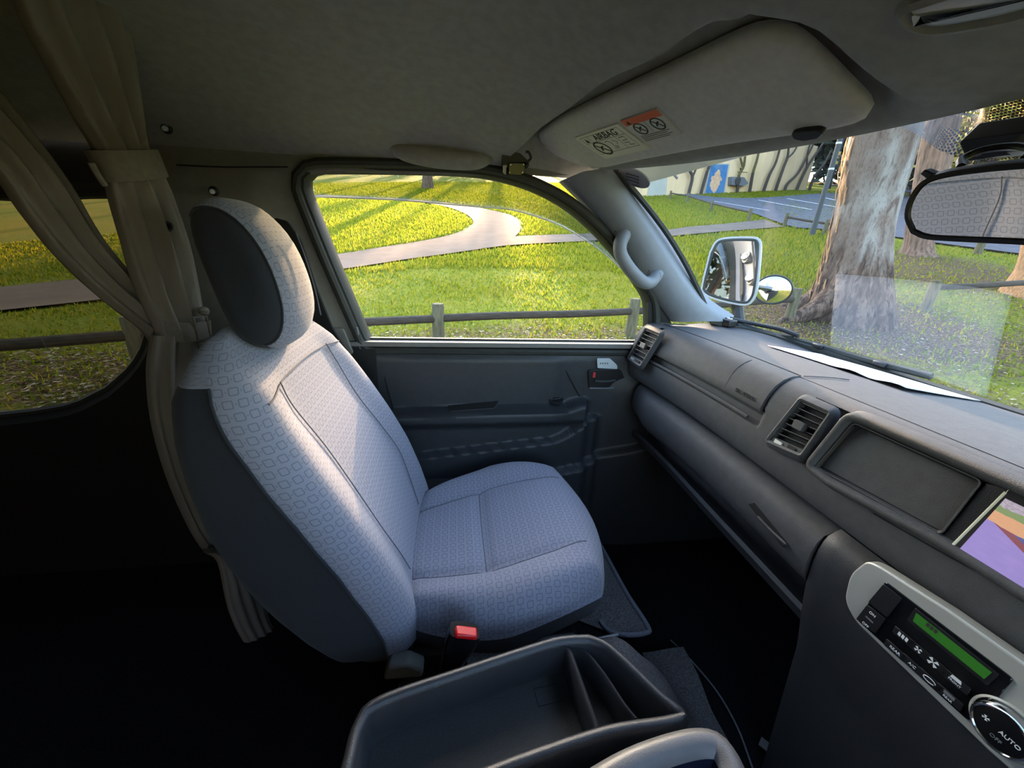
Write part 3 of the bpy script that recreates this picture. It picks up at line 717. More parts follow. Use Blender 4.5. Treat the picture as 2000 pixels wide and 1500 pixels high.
# ================================================================== DASHBOARD
dash = thing('dashboard', 'grey moulded dashboard under the windscreen with airbag lid and glove box', 'dashboard', (0.6, 0.3, 0.86))
def dxo(y):                       # dash wraps towards the seat at the door end
    return -0.030 * max(0.0, (abs(y) - 0.30) / 0.45) ** 2
def sweep(prof, y0, y1, ny, name, m, parent, smooth=40, f=None, caps=False):
    rows = []
    for k in range(ny + 1):
        y = y0 + (y1 - y0) * k / ny
        rows.append([((x if not f else f(x, z, y)) + dxo(y) * sstep(0.95, 0.72, x), y, z) for x, z in prof])
    mb = MB(); mb.grid(rows)
    if caps:
        mb.poly(rows[0][::-1]); mb.poly(rows[-1])
    return mb.build(name, m, parent, smooth=smooth)
# top pad: windscreen base to the crest
def topx(y): return 1.02 - 0.24 * max(0, (abs(y) - 0.25) / 0.53) ** 3
def padz(x, y):
    xe = topx(y); s = max(0.0, min(1.0, (x - 0.645 - dxo(y)) / (xe - 0.645 - dxo(y))))
    return 1.231 - 0.036 * s ** 1.3 + 0.003 * math.sin(math.pi * min(1, s * 2)) - 0.012 * sstep(0.70, 0.785, abs(y)) * (1 - s) + 0.034 * sstep(0.50, 0.74, abs(y)) * s ** 1.5
rows = []
for k in range(81):
    y = 0.785 - 1.57 * k / 80; xe = topx(y); x0 = 0.645 + dxo(y)
    rows.append([(x0 + (xe - x0) * i / 16, y, padz(x0 + (xe - x0) * i / 16, y)) for i in range(17)])
VENTS = [[(q.y, q.z) for q in [onX(a, b, X) for a, b in P]] for P, X in (([(1565, 778), (1626, 806), (1566, 892), (1497, 862)], 0.580), ([(1262, 640), (1291, 652), (1252, 716), (1226, 700)], 0.550))]
mb = MB(); mb.grid(rows); mb.build('top_pad', 'dash', dash, smooth=60)
# main fascia
prof = [(0.650, 1.2305), (0.632, 1.229), (0.615, 1.222), (0.602, 1.210), (0.593, 1.195), (0.587, 1.178), (0.583, 1.160), (0.580, 1.140), (0.577, 1.115), (0.577, 1.090), (0.580, 1.070), (0.586, 1.058), (0.600, 1.054), (0.66, 1.053)]
_p = catmull([(a, b, 0) for a, b in prof[:-1]], 5); prof = [(p.x, p.y) for p in _p] + [prof[-1]]
def fx(x, z, y):
    inz = sstep(0.71, 0.695, y) * sstep(0.268, 0.282, y)
    x2 = x
    if 1.150 < z < 1.226: x2 += 0.004 * inz
    for P_ in VENTS:
        if inside_dist([Vector(q) for q in P_], Vector((y, z))) < -0.001: x2 += 0.022
    if 1.135 < z <= 1.165: x2 += 0.014 * inz
    return x2
sweep(prof, 0.778, 0.30, 150, 'fascia', 'dash', dash, f=fx)
sweep(prof, 0.30, -0.77, 260, 'fascia', 'dash', dash, f=fx)
# end cap of the dash beside the door
mb = MB(); mb.poly([(x + dxo(0.778), 0.778, z) for x, z in prof] + [(0.80, 0.778, 1.06), (0.80, 0.778, 1.22)]); mb.build('end_cap', 'dash', dash)
# passenger airbag lid
ap = [(0.648, 1.2325), (0.630, 1.2315), (0.613, 1.2245), (0.599, 1.212), (0.590, 1.197), (0.584, 1.180), (0.580, 1.165), (0.582, 1.160), (0.600, 1.157)]
lid = sweep(ap, 0.697, 0.279, 40, 'airbag_lid', 'dash', dash, caps=True)
line([(0.578 + dxo(y) - 0.0, y, 1.139) for y in (0.71, 0.6, 0.5, 0.4, 0.3)], 0.0035, 'ledge_edge', 'dash', dash)
def lid_x(z): return interp(z, [p[1] for p in ap[::-1]][2:], [p[0] for p in ap[::-1]][2:])
line([(lid_x(z) - 0.0003, 0.385, z) for z in (1.168, 1.18, 1.197, 1.212, 1.2245, 1.231)], 0.0010, 'tear_seam', 'stack', lid)
tz = 1.176; TF = Frame((lid_x(tz) - 0.0012, 0.325, tz), (0, -1, 0), (0.006, 0, 0.017))
text('embossed_lettering', 'SRS AIRBAG', 0.0115, TF.at(0, 0, 0), TF.ex, TF.ey, 'slot_black', lid)
# seam between the lid and the top pad, and the joint at the middle of the dash
line([(0.647 + dxo(y), y, 1.2325) for y in (0.74, 0.6, 0.45, 0.28)], 0.0012, 'pad_seam', 'slot_black', dash)
line([(0.650, 0.276, 1.2330), (0.70, 0.270, 1.2325), (0.735, 0.262, 1.2305)], 0.0009, 'pad_seam', 'stack', dash)

# ---- air vents: housing, slats, knob, thumb wheel
def vent(px4, X, label, nsl):
    nrm = Vector((-1, 0, 0.28)).normalized()
    o = onX(sum(p[0] for p in px4) / 4, sum(p[1] for p in px4) / 4, X - 0.003)
    fr = Frame(o, (0, -1, 0), (0.28, 0, 1)); fr.n = -abs(fr.n.x) / fr.n.x * fr.n if fr.n.x > 0 else fr.n
    q = [fr.px(*p) for p in px4]
    v = thing('air_vent', label, 'air vent', o, 'slatted dashboard air vents')
    outer_ = rpoly([(p[0], p[1]) for p in q], 0.006, 4); inn_ = offset_loop(outer_, -0.004)
    mb = MB(); mb.grid([fr.poly(offset_loop(outer_, 0.010), -0.006), fr.poly(offset_loop(outer_, 0.002), 0.003), fr.poly(outer_, 0.004), fr.poly(inn_, 0.002), fr.poly(inn_, -0.0115)], cv=True); mb.build('vent_frame', 'dash', v)
    mb = MB(); mb.poly(fr.poly(inn_, -0.011)); mb.build('vent_back', 'slot_black', v)
    TL, TR, BR, BL = [Vector((p[0], p[1])) for p in q]
    for k in range(nsl):
        s = (k + 0.6) / (nsl + 1.6)
        a = TL.lerp(BL, s); b = TR.lerp(BR, s); a = a.lerp(b, 0.05); b = b.lerp(a, 0.05)
        mb = MB(); A0, B0 = fr.at(a.x, a.y, 0.0), fr.at(b.x, b.y, 0.0); dn = fr.n * -0.008 - fr.ey * 0.003
        mb.prism([A0, B0, B0 + dn, A0 + dn], fr.ey * 0.0014); mb.build('slat', 'dash_dark', v)
    c = (TL + TR + BR + BL) / 4 + Vector((0, 0.003)); w = (TR - TL).length
    ex2 = (TR - TL).normalized(); ey2 = Vector((-ex2.y, ex2.x)); k2 = [c + ex2 * (sx * w * 0.17) + ey2 * (sy * 0.0075) for sx, sy in ((-1, -1), (1, -1), (1, 1), (-1, 1))]
    plate(fr, rpoly(k2, 0.003), -0.004, 0.006, 'vent_knob', 'dash', v, 0.001)
    # lower strip with thumb wheel
    a0 = TL.lerp(BL, 0.86); b0 = TR.lerp(BR, 0.86)
    st = plate(fr, [BL.lerp(BR, 0.05), BL.lerp(BR, 0.95), a0.lerp(b0, 0.95), a0.lerp(b0, 0.05)], -0.012, 0.0, 'wheel_strip', 'dash', v)
    m0 = BL.lerp(a0, 0.5); m1 = BR.lerp(b0, 0.5)
    for s, mm, nm in ((0.30, 'silver', 'thumb_wheel'), (0.68, 'slot_black', 'wheel_slot')):
        c2 = m0.lerp(m1, s); plate(fr, [c2 + ex2 * (sx * w * 0.13) + ey2 * (sy * 0.0035) for sx, sy in ((-1, -1), (1, -1), (1, 1), (-1, 1))], 0.0, 0.002, nm, mm, st)
    return v
vent([(1565, 778), (1626, 806), (1566, 892), (1497, 862)], 0.583, 'dark slatted air vent in the dash left of the empty pocket', 7)
vent([(1262, 640), (1291, 652), (1252, 716), (1226, 700)], 0.552, 'slatted air vent at the door end of the dash', 7)

# ---- centre pod: rim, open pocket, head unit
PO = Vector((0.578, 0.06, 1.165)); PF = Frame(PO, (0, -1, 0), (0.20, 0, 1))
pod = thing('centre_pod', 'raised rounded frame in mid dash around the pocket and screen', 'dash panel', PO)
po = [PF.px(*p) for p in [(1662, 812), (1700, 826), (1950, 935)]] + [Vector((PF.px(1972, 957).x + 0.235, PF.px(1950, 935).y)), Vector((PF.px(1858, 1076).x + 0.235, PF.px(1840, 1058).y))] + [PF.px(*p) for p in [(1840, 1058), (1620, 940), (1582, 910)]]
po = rpoly([tuple(p) for p in po], [0.012, 0.0, 0.0, 0.02, 0.02, 0.0, 0.0, 0.010], 5)
pin = offset_loop(po, -0.008)
mb = MB(); mb.grid([PF.poly(offset_loop(po, 0.012), -0.010), PF.poly(offset_loop(po, 0.007), 0.004), PF.poly(offset_loop(po, 0.002), 0.0085), PF.poly(offset_loop(po, -0.003), 0.007), PF.poly(pin, 0.0), PF.poly(pin, -0.006)], cv=True); mb.build('pod_rim', 'dash', pod, smooth=60)
pk = [PF.px(*p) for p in [(1668, 826), (1920, 940), (1838, 1046), (1594, 912)]]
pk2 = rpoly([tuple(p) for p in pk], [0.008, 0.006, 0.008, 0.006], 5)
mb = MB(); mb.grid([PF.poly(pk2, 0.001), PF.poly(offset_loop(pk2, -0.003), -0.002), PF.poly(offset_loop(pk2, -0.006), -0.045), PF.poly(offset_loop(pk2, -0.010), -0.050)], cv=True); pkt = mb.build('pocket_walls', 'black_plastic', pod)
mb = MB(); mb.poly(PF.poly(offset_loop(pk2, -0.010), -0.050)); mb.build('pocket_back', 'black_plastic', pkt)
mb = MB(); mb.tube(PF.poly(pk2, 0.0015), 0.0009, 6, closed=True); mb.build('pocket_edge', 'dash', pkt)
qa, qb = PF.px(1732, 878), PF.px(1690, 935); mb = MB(); mb.tube([PF.at(qa[0], qa[1], -0.048), PF.at(qb[0], qb[1], -0.048)], 0.0006, 5); mb.build('pocket_mark', 'grey_print', pkt)
# panel filling the pod between pocket and screen
br = [PF.px(*p) for p in [(1920, 940), (1965, 955), (1852, 1068), (1838, 1046)]]
hu = thing('head_unit', 'multimedia screen in a black bezel lit with a park picture', 'screen', PO + Vector((0, -0.15, 0)))
fl = MB(); fl.grid([PF.poly(pin, -0.003), PF.poly([Vector(p) * 1.0 for p in pin], -0.052)], cv=True); fl.build('pod_inner', 'black_plastic', pod)
s0 = PF.px(1972, 957); s1 = PF.px(1858, 1076); dx = s0.x
b4 = [Vector((s1.x + 0.0, s1.y - 0.002)), Vector((s1.x + 0.215, s1.y - 0.002)), Vector((s0.x + 0.215, s0.y + 0.004)), Vector((s0.x + 0.0, s0.y + 0.004))]
plate(PF, [PF.px(*p) for p in [(1838, 1050), (1856, 1076), (1974, 958), (1925, 944)]], -0.02, -0.001, 'pod_divider', 'black_plastic', pod)
plate(PF, b4, -0.02, 0.003, 'bezel', 'gloss_black', hu, 0.001)
t0, t1 = PF.px(1968, 962), PF.px(1858, 1072)
mb = MB(); mb.tube([PF.at(t0.x, t0.y, 0.003), PF.at(t1.x, t1.y, 0.003)], 0.0014, 6); mb.build('light_strip', 'cream_tab', hu)
sc = [PF.px(*p) for p in [(1876, 1072), (1968, 974)]]
L, Rr, B, T = sc[0].x + 0.001, sc[0].x + 0.20, sc[0].y + 0.001, sc[1].y
mb = MB(); mb.poly(PF.poly([(L, B), (Rr, B), (Rr + (sc[1].x - sc[0].x), T), (sc[1].x, T)], 0.0036), uv=[(0, 0), (1, 0), (1, 1), (0, 1)]); mb.build('display', 'screen_picture', hu, smooth=0)
q = PF.px(1888, 1090); e = (PF.px(1999, 1150) - PF.px(1866, 1078)).normalized()
text('maker_lettering', 'Panasonic', 0.0072, PF.at(q.x, q.y, 0.0034), PF.ex, PF.ey, 'white_print', hu)
plate(PF, [(q.x + 0.022, q.y - 0.0012), (q.x + 0.05, q.y - 0.0012), (q.x + 0.05, q.y + 0.0006), (q.x + 0.022, q.y + 0.0006)], 0.003, 0.0033, 'model_mark', 'grey_print', hu)

# ---- glove box, lower shelf
gp = [(0.66, 1.050), (0.600, 1.049), (0.580, 1.046), (0.566, 1.040), (0.558, 1.028), (0.554, 1.010), (0.553, 0.985), (0.557, 0.965), (0.566, 0.950), (0.578, 0.938), (0.592, 0.930), (0.70, 0.926)]
def gx(x, z, y): return x + 0.030 * sstep(0.62, 0.74, y)
gb = sweep(gp, 0.735, 0.078, 60, 'glove_box', 'dash', dash, f=gx, caps=True)
hq = [(1465, 985), (1475, 982), (1540, 1060), (1532, 1068)]
GF = Frame(onX(1505, 1025, 0.555), (0, -1, 0), (0, 0, 1))
hp = [GF.px(*p) for p in hq]; plate(GF, [hp[0], hp[3], hp[2], hp[1]], -0.006, 0.004, 'handle_recess', 'slot_black', gb)
line([(1480, 1010), (1505, 1036), (1535, 1064)], 0.0032, 'handle_lip', 'dash_dark', gb, f=lambda a, b: onX(a, b, 0.549))
# centre stack below the pod
def stack_x(z): return interp(z, [0.42, 0.80, 0.90, 0.95, 1.00, 1.03, 1.045, 1.057], [0.64, 0.595, 0.570, 0.560, 0.556, 0.559, 0.566, 0.588])
rows = []
for k in range(30):
    z = 1.056 - 0.636 * (k / 29) ** 1.5; r = []
    for y, dx_ in [(0.0752, 0.12), (0.0748, 0.003), (0.072, 0.0), (0.05, 0), (0.0, 0), (-0.1, 0), (-0.2, 0), (-0.3, 0), (-0.34, 0)]:
        r.append((stack_x(z) + dx_, y, z))
    rows.append(r)
mb = MB(); mb.grid(rows); stk = mb.build('centre_stack', 'stack', dash, smooth=50)
line([(1706, 1003), (1850, 1085), (2000, 1165)], 0.0010, 'stack_seam', 'slot_black', stk, f=lambda a, b: onX(a, b, 0.5762))
shelf = sweep([(0.75, 0.93), (0.75, 0.862), (0.66, 0.860), (0.620, 0.866), (0.604, 0.876), (0.596, 0.878), (0.591, 0.870), (0.594, 0.852), (0.66, 0.835)], 0.75, 0.06, 30, 'lower_shelf', 'dash_dark', dash, f=lambda x, z, y: x + 0.02 * sstep(0.3, 0.75, y))
SF = Frame(onX(1603, 1170, 0.582), (0, -1, 0), (0, 0, 1))
sq = [SF.px(*p) for p in [(1580, 1140), (1612, 1140), (1640, 1170), (1626, 1196), (1570, 1160)]]
swp = plate(SF, [tuple(p) for p in sq], -0.03, 0.0, 'switch_panel', 'dash_dark', dash, 0.001)
sb = [SF.px(*p) for p in [(1600, 1150), (1622, 1168), (1618, 1185), (1592, 1166)]]
plate(SF, [tuple(p) for p in sb], 0.0, 0.003, 'rocker_switch', 'gloss_black', swp, 0.001)
for c_, m_ in (((1603, 1166), 'white_print'), ((1613, 1176), 'grey_print')):
    q = SF.px(*c_); plate(SF, [(q.x - 0.003, q.y - 0.001), (q.x + 0.003, q.y - 0.001), (q.x + 0.003, q.y + 0.001), (q.x - 0.003, q.y + 0.001)], 0.003, 0.0033, 'switch_mark', m_, swp)

# ---- climate panel
HO = Vector((0.560, -0.08, 1.0)); HV = Frame(onP(1830, 1280, (0.556, 0, 1.0), (-1, 0, 0.04)), (0, -1, 0), (0.04, 0, 1))
cp = thing('climate_panel', 'climate control panel with silver frame, green display and dial', 'control panel', HV.o)
sv = [HV.px(*p) for p in [(1702, 1094), (1730, 1108), (1860, 1190), (2060, 1330), (2120, 1440), (2060, 1560), (1980, 1500), (1940, 1465), (1676, 1212), (1656, 1172), (1668, 1120)]]
svl = rpoly([tuple(p) for p in sv], [0.012, 0, 0, 0, 0.03, 0.03, 0, 0, 0.012, 0.014, 0.014], 5)
plate(HV, svl, -0.01, 0.007, 'silver_frame', 'silver', cp, 0.0025, 3)
bk = [HV.px(*p) for p in [(1740, 1135), (1992, 1325), (1960, 1362), (1915, 1370), (1905, 1408), (1682, 1208)]]
plate(HV, rpoly([tuple(p) for p in bk], 0.004, 4), 0.006, 0.009, 'control_face', 'gloss_black', cp, 0.0008)
def cpl(pts, h0, h1, n, m, r=0.0015, parent=None): return plate(HV, rpoly([tuple(HV.px(*p)) for p in pts], r, 3), h0, h1, n, m, parent or cp, 0.0004)
lcdb = cpl([(1800, 1186), (1966, 1316), (1942, 1338), (1783, 1210)], 0.009, 0.0098, 'display_bezel', 'black_plastic')
cpl([(1803, 1196), (1952, 1312), (1937, 1325), (1796, 1212)], 0.0098, 0.0102, 'lcd_display', 'lcd_green', 0.0005, lcdb)
q = HV.px(1834, 1226)
for k in range(3): plate(HV, [(q.x - 0.006 + 0.004 * k, q.y - 0.002), (q.x - 0.0035 + 0.004 * k, q.y - 0.003), (q.x - 0.002 + 0.004 * k, q.y + 0.002), (q.x - 0.005 + 0.004 * k, q.y + 0.003)], 0.0102, 0.0104, 'lcd_glyph', 'dark_print', lcdb)
cpl([(1738, 1140), (1775, 1168), (1745, 1205), (1708, 1175)], 0.009, 0.0105, 'blank_button', 'black_plastic')
onb = cpl([(1706, 1180), (1742, 1208), (1722, 1236), (1684, 1208)], 0.009, 0.0105, 'rocker_button', 'black_plastic')
rowA = [(1765, 1225), (1930, 1358)]; rowB = [(1748, 1247), (1905, 1385)]
def mix(a, b, s): return (a[0] + (b[0] - a[0]) * s, a[1] + (b[1] - a[1]) * s)
def btn(c, w, h, nm='button'):
    q = HV.px(*c); e = (HV.px(1930, 1358) - HV.px(1765, 1225)).normalized(); n2 = Vector((-e.y, e.x))
    return plate(HV, rpoly([q + e * (sx * w) + n2 * (sy * h) for sx, sy in ((-1, -1), (1, -1), (1, 1), (-1, 1))], 0.001, 2), 0.009, 0.0106, nm, 'black_plastic', cp, 0.0005), q, e, n2
LX = (HV.px(1930, 1358) - HV.px(1765, 1225)).normalized(); LXw = HV.ex * LX.x + HV.ey * LX.y; LYw = HV.n.cross(LXw)
def lab_(s, c, size, par, m='white_print'):
    q = HV.px(*c); return text('lettering', s, size, HV.at(q.x, q.y, 0.0108), HV.ex, HV.ey, m, par)
lab_('ON', (1717, 1199), 0.0052, onb); lab_('OFF', (1703, 1219), 0.0048, onb)
q = HV.px(1711, 1209); plate(HV, [(q.x - 0.005, q.y - 0.001), (q.x + 0.005, q.y - 0.001), (q.x + 0.005, q.y + 0.001), (q.x - 0.005, q.y + 0.001)], 0.0105, 0.0108, 'indicator', 'grey_print', onb)
def fan(q, r, par):
    for k in range(4):
        a = k * math.pi / 2 + 0.4; mbf = MB()
        mbf.prism(HV.poly([(q.x, q.y), (q.x + r * math.cos(a), q.y + r * math.sin(a)), (q.x + r * 0.95 * math.cos(a + 0.7), q.y + r * 0.95 * math.sin(a + 0.7))], 0.0106), HV.n * 0.0003); mbf.build('fan_blade_mark', 'white_print', par)
for i, s in enumerate((0.06, 0.30, 0.55, 0.92)):
    b_, q, e, n2 = btn(mix((1772, 1238), (1890, 1337), s * 1.0), 0.012, 0.0052)
    if i == 0:
        for k in range(3):
            c0 = q + e * (-0.005 + 0.004 * k); plate(HV, [c0 + e * -0.0016 + n2 * -0.002, c0 + e * 0.0012 + n2 * -0.003, c0 + e * 0.0016 + n2 * 0.002, c0 + e * -0.001 + n2 * 0.003], 0.0106, 0.0109, 'airflow_mark', 'white_print', b_)
    elif i in (1, 2): fan(q, 0.004 if i == 1 else 0.0058, b_)
    else:
        plate(HV, [q + e * -0.005 + n2 * 0.001, q + e * 0.005 + n2 * 0.001, q + e * 0.004 + n2 * 0.005, q + e * -0.004 + n2 * 0.005], 0.0106, 0.0109, 'demist_mark', 'white_print', b_)
        text('lettering', 'FRONT', 0.0036, HV.at(*(q - n2 * 0.002), 0.0108), HV.ex, HV.ey, 'white_print', b_)
for i, (s, wd_) in enumerate(((0.06, 'REAR'), (0.34, 'A/C'), (0.62, ''), (0.93, 'REAR'))):
    b_, q, e, n2 = btn(mix((1754, 1263), (1876, 1366), s), 0.012, 0.0052)
    if i == 2:
        mbf = MB(); mbf.tube([HV.at(*(q + e * (0.006 * math.cos(a)) + n2 * (0.0028 * math.sin(a))), 0.0108) for a in [k * 0.4 for k in range(15)]], 0.0005, 4); mbf.build('recirculate_mark', 'white_print', b_)
    elif i == 3:
        plate(HV, [q + e * -0.005 + n2 * 0.0, q + e * 0.005 + n2 * 0.0, q + e * 0.005 + n2 * 0.004, q + e * -0.005 + n2 * 0.004], 0.0106, 0.0109, 'demist_mark', 'grey_print', b_)
        text('lettering', wd_, 0.0036, HV.at(*(q - n2 * 0.003), 0.0108), HV.ex, HV.ey, 'white_print', b_)
    else: text('lettering', wd_, 0.0052 if i == 0 else 0.0048, HV.at(*q, 0.0108), HV.ex, HV.ey, 'white_print', b_)
kc = HV.px(1978, 1424); kp = HV.at(kc.x, kc.y, 0.006)
mb = MB(); mb.lathe([(0.0285, 0), (0.0285, 0.003), (0.0265, 0.004), (0.0245, 0.001)], kp, HV.n, 40); mb.build('dial_surround', 'silver', cp)
mb = MB(); mb.lathe([(0.0235, 0), (0.0235, 0.010), (0.022, 0.0125), (0.0205, 0.0128), (0.0198, 0.011)], kp, HV.n, 40); mb.build('dial_ring', 'chrome', cp)
mb = MB(); mb.lathe([(0.0198, 0.0), (0.0198, 0.0112), (0.0, 0.0112)], kp, HV.n, 40); dl = mb.build('dial', 'gloss_black', cp)
text('lettering', 'AUTO', 0.0058, kp + HV.n * 0.0116 + HV.ex * 0.008, HV.ex, HV.ey, 'white_print', dl)
text('lettering', 'OFF', 0.0052, kp + HV.n * 0.0116 - HV.ey * 0.010 + HV.ex * 0.001, HV.ex, HV.ey, 'grey_print', dl)
q2 = Vector((kc.x - 0.011, kc.y + 0.002))
for k in range(4):
    a = k * math.pi / 2; c0 = kp + HV.n * 0.0114 + HV.ex * (-0.011) + HV.ey * 0.001
    mbf = MB(); mbf.prism([c0, c0 + (HV.ex * math.cos(a) + HV.ey * math.sin(a)) * 0.003, c0 + (HV.ex * math.cos(a + 0.8) + HV.ey * math.sin(a + 0.8)) * 0.003], HV.n * 0.0003); mbf.build('fan_blade_mark', 'white_print', dl)

# ---- loose things on the dash
def dtop(a, b, lift=0.0):
    d = Vector(ray(a, b)); c = Vector(CAM); t = 0.3
    while t < 3:
        p = c + d * t
        if p.z < padz(p.x, p.y) + lift: return p
        t += 0.001
    return c + d * t

# ---- loose things on the dash: folded paper strip, toll tag, cables
PA, PB, PC, PD = Vector((0.805, 0.548)), Vector((0.832, 0.236)), Vector((0.995, 0.222)), Vector((0.955, 0.530))
rows = []
for i_ in range(13):
    r_ = []
    for j_ in range(25):
        q_ = PA.lerp(PB, j_ / 24).lerp(PD.lerp(PC, j_ / 24), i_ / 12)
        r_.append((q_.x, q_.y, padz(q_.x, q_.y) + 0.003 + 0.006 * (1 - i_ / 12) ** 2 * (math.sin(j_ * 0.9) * 0.5 + 0.5) * sstep(10, 20, j_)))
    rows.append(r_)
mb = MB(); mb.grid(rows)
tag(mb.build('paper_sheet', 'paper', smooth=60, solid=0.0006), 'white paper sheet lying on the dash against the windscreen', 'paper')
g0 = dtop(1384, 628); g1 = dtop(1428, 640); ax = (g1 - g0).normalized()
tg = thing('toll_tag', 'small black box with a white top at the pillar end of the dash', 'toll tag', g0)
sx_ = Vector((ax.y, -ax.x, 0)).normalized()
rot = Matrix((ax, sx_, Vector((0, 0, 1)))).transposed(); cen = (g0 + g1) / 2 + Vector((0, 0, 0.012))
mb = MB(); mb.box(cen, ((g1 - g0).length * 1.1, 0.035, 0.022), rot); mb.build('tag_body', 'black_plastic', tg, bevel=0.004)
mb = MB(); mb.box(cen + Vector((0, 0, 0.012)) + sx_ * -0.006, ((g1 - g0).length * 0.75, 0.010, 0.002), rot); mb.build('tag_label', 'white_print', tg)

# ================================================================== PASSENGER SEAT
SY = 0.415
seat = thing('front_seat', 'grey patterned cloth passenger seat with dark sides beside the door', 'seat', (0.0, SY, 0.42))
ZF = [0.66, 0.70, 0.78, 0.85, 0.94, 1.03, 1.15, 1.22, 1.28, 1.31]
XF = [-0.075, -0.07, -0.072, -0.092, -0.125, -0.168, -0.232, -0.272, -0.315, -0.335]
XB = [-0.205, -0.225, -0.265, -0.30, -0.335, -0.36, -0.377, -0.384, -0.380, -0.372]
HWZ = [0.66, 0.78, 0.90, 1.00, 1.10, 1.17, 1.22, 1.26, 1.285, 1.298, 1.303]
HW_ = [0.215, 0.240, 0.252, 0.255, 0.250, 0.238, 0.218, 0.185, 0.140, 0.085, 0.02]
def back_ring(z):
    xf, xb, hw = interp(z, ZF, XF), interp(z, ZF, XB), interp(z, HWZ, HW_)
    top = sstep(1.22, 1.30, z); xf += -0.020 * top; xb += 0.015 * top
    rf = min(0.055, hw * 0.55, (xf - xb) * 0.45); rb = min(0.03, hw * 0.5, (xf - xb) * 0.4)
    P = []
    def dish(y):
        k = abs(y) / max(hw, 0.01); return -0.018 * (1 - sstep(0.45, 0.78, k)) * sstep(1.27, 1.15, z) * sstep(0.68, 0.78, z)
    def arc(cx, cy, r, a0, a1, n):
        for i in range(n): a = a0 + (a1 - a0) * (i + 0.5) / n; P.append((cx + r * math.cos(a), cy + r * math.sin(a)))
    for i in range(6): P.append((xb, hw - rb - (2 * hw - 2 * rb) * i / 5))            # back, far -> near
    arc(xb + rb, -hw + rb, rb, math.pi, 1.5 * math.pi, 4)                             # near back corner
    for i in range(5): P.append((xb + rb + (xf - rf - xb - rb) * i / 4, -hw))         # near side
    arc(xf - rf, -hw + rf, rf, 1.5 * math.pi, 2 * math.pi, 8)                         # near front corner
    for i in range(25):
        y = -hw + rf + (2 * hw - 2 * rf) * i / 24; P.append((xf + dish(y), y))        # front
    arc(xf - rf, hw - rf, rf, 0, 0.5 * math.pi, 8)
    for i in range(5): P.append((xf - rf - (xf - rf - xb - rb) * i / 4, hw))
    arc(xb + rb, hw - rb, rb, 0.5 * math.pi, math.pi, 4)
    return [Vector((x, SY + y, z)) for x, y in P]
I0, I1 = 6 + 4 + 4, 6 + 4 + 5 + 8 + 25 + 8       # light cloth from the near side edge round to the far one
zs = [0.66 + (1.24 - 0.66) * k / 34 for k in range(35)] + [1.248, 1.256, 1.264, 1.272, 1.279, 1.285, 1.290, 1.294, 1.2975, 1.300, 1.302, 1.303]
rings = [back_ring(z) for z in zs]; NT = 34
for r, z in zip(rings, zs):                       # round the foot of the backrest
    if z < 0.72:
        for p in r: p.x += (interp(z, ZF, XB) + 0.07 - p.x) * 0.25 * sstep(0.72, 0.66, z); p.y += (SY - p.y) * 0.10 * sstep(0.72, 0.66, z)
def arcuv(r, i0, i1, v):
    m = 0; out = []; acc = 0
    for i in range(i0, i1 + 1):
        if i > i0: acc += (r[i % len(r)] - r[(i - 1) % len(r)]).length
        out.append([acc, v])
    return [(a, b) for a, b in out]
acc = 0; vv = [0]
for k in range(1, len(rings)): acc += (rings[k][I0] - rings[k - 1][I0]).length if k <= NT else (rings[k][26] - rings[k - 1][26]).length; vv.append(acc)
mb = MB(); mb.grid([r[I0:I1 + 1] for r in rings[:NT + 1]], uv=[arcuv(r, I0, I1, vv[k]) for k, r in enumerate(rings[:NT + 1])])
full = [r[I0:] + r[:I0 + 1] for r in rings[NT:]]
mb.grid(full, uv=[arcuv(r, 0, len(r) - 1, vv[NT + k]) for k, r in enumerate(full)])
mb.build('backrest', 'seat_fabric', seat, smooth=70)
mb = MB(); mb.grid([r[I1:] + r[:I0 + 1] for r in rings[:NT + 1]]); mb.poly(rings[0]); mb.build('backrest_shell', 'seat_dark', seat, smooth=60)
# piping where light and dark cloth meet, seams of the insert
mb = MB(); mb.tube([r[I0] + Vector((0.001, -0.001, 0)) for r in rings[1:NT + 1]] , 0.0022, 6); mb.build('side_seam', 'seat_dark', seat)
def back_pt(y, z, lift=0.0016):
    r = back_ring(z)[6 + 4 + 5:6 + 4 + 5 + 8 + 25 + 8]; p = min(r, key=lambda q: abs(q.y - SY - y)); x = float(np.interp(y, [q.y - SY for q in r], [q.x for q in r])); return Vector((x + lift, SY + y, z))
for sg in (-1, 1):
    P = [back_pt(sg * yy, z) for yy, z in ((0.105, 0.80), (0.118, 0.86), (0.135, 0.94), (0.128, 1.02), (0.118, 1.10), (0.125, 1.18), (0.120, 1.22))]
    mb = MB(); mb.tube(catmull([p + Vector((0.0016, 0, 0)) for p in P], 8), 0.0012, 6); mb.build('insert_seam', 'seam', seat)
mb = MB(); mb.tube([back_pt(y, 1.208 + 0.014 * (1 - (y / 0.19) ** 2), 0.002) for y in [-0.185 + 0.37 * k / 40 for k in range(41)]], 0.0013, 6); mb.build('insert_seam', 'seam', seat)

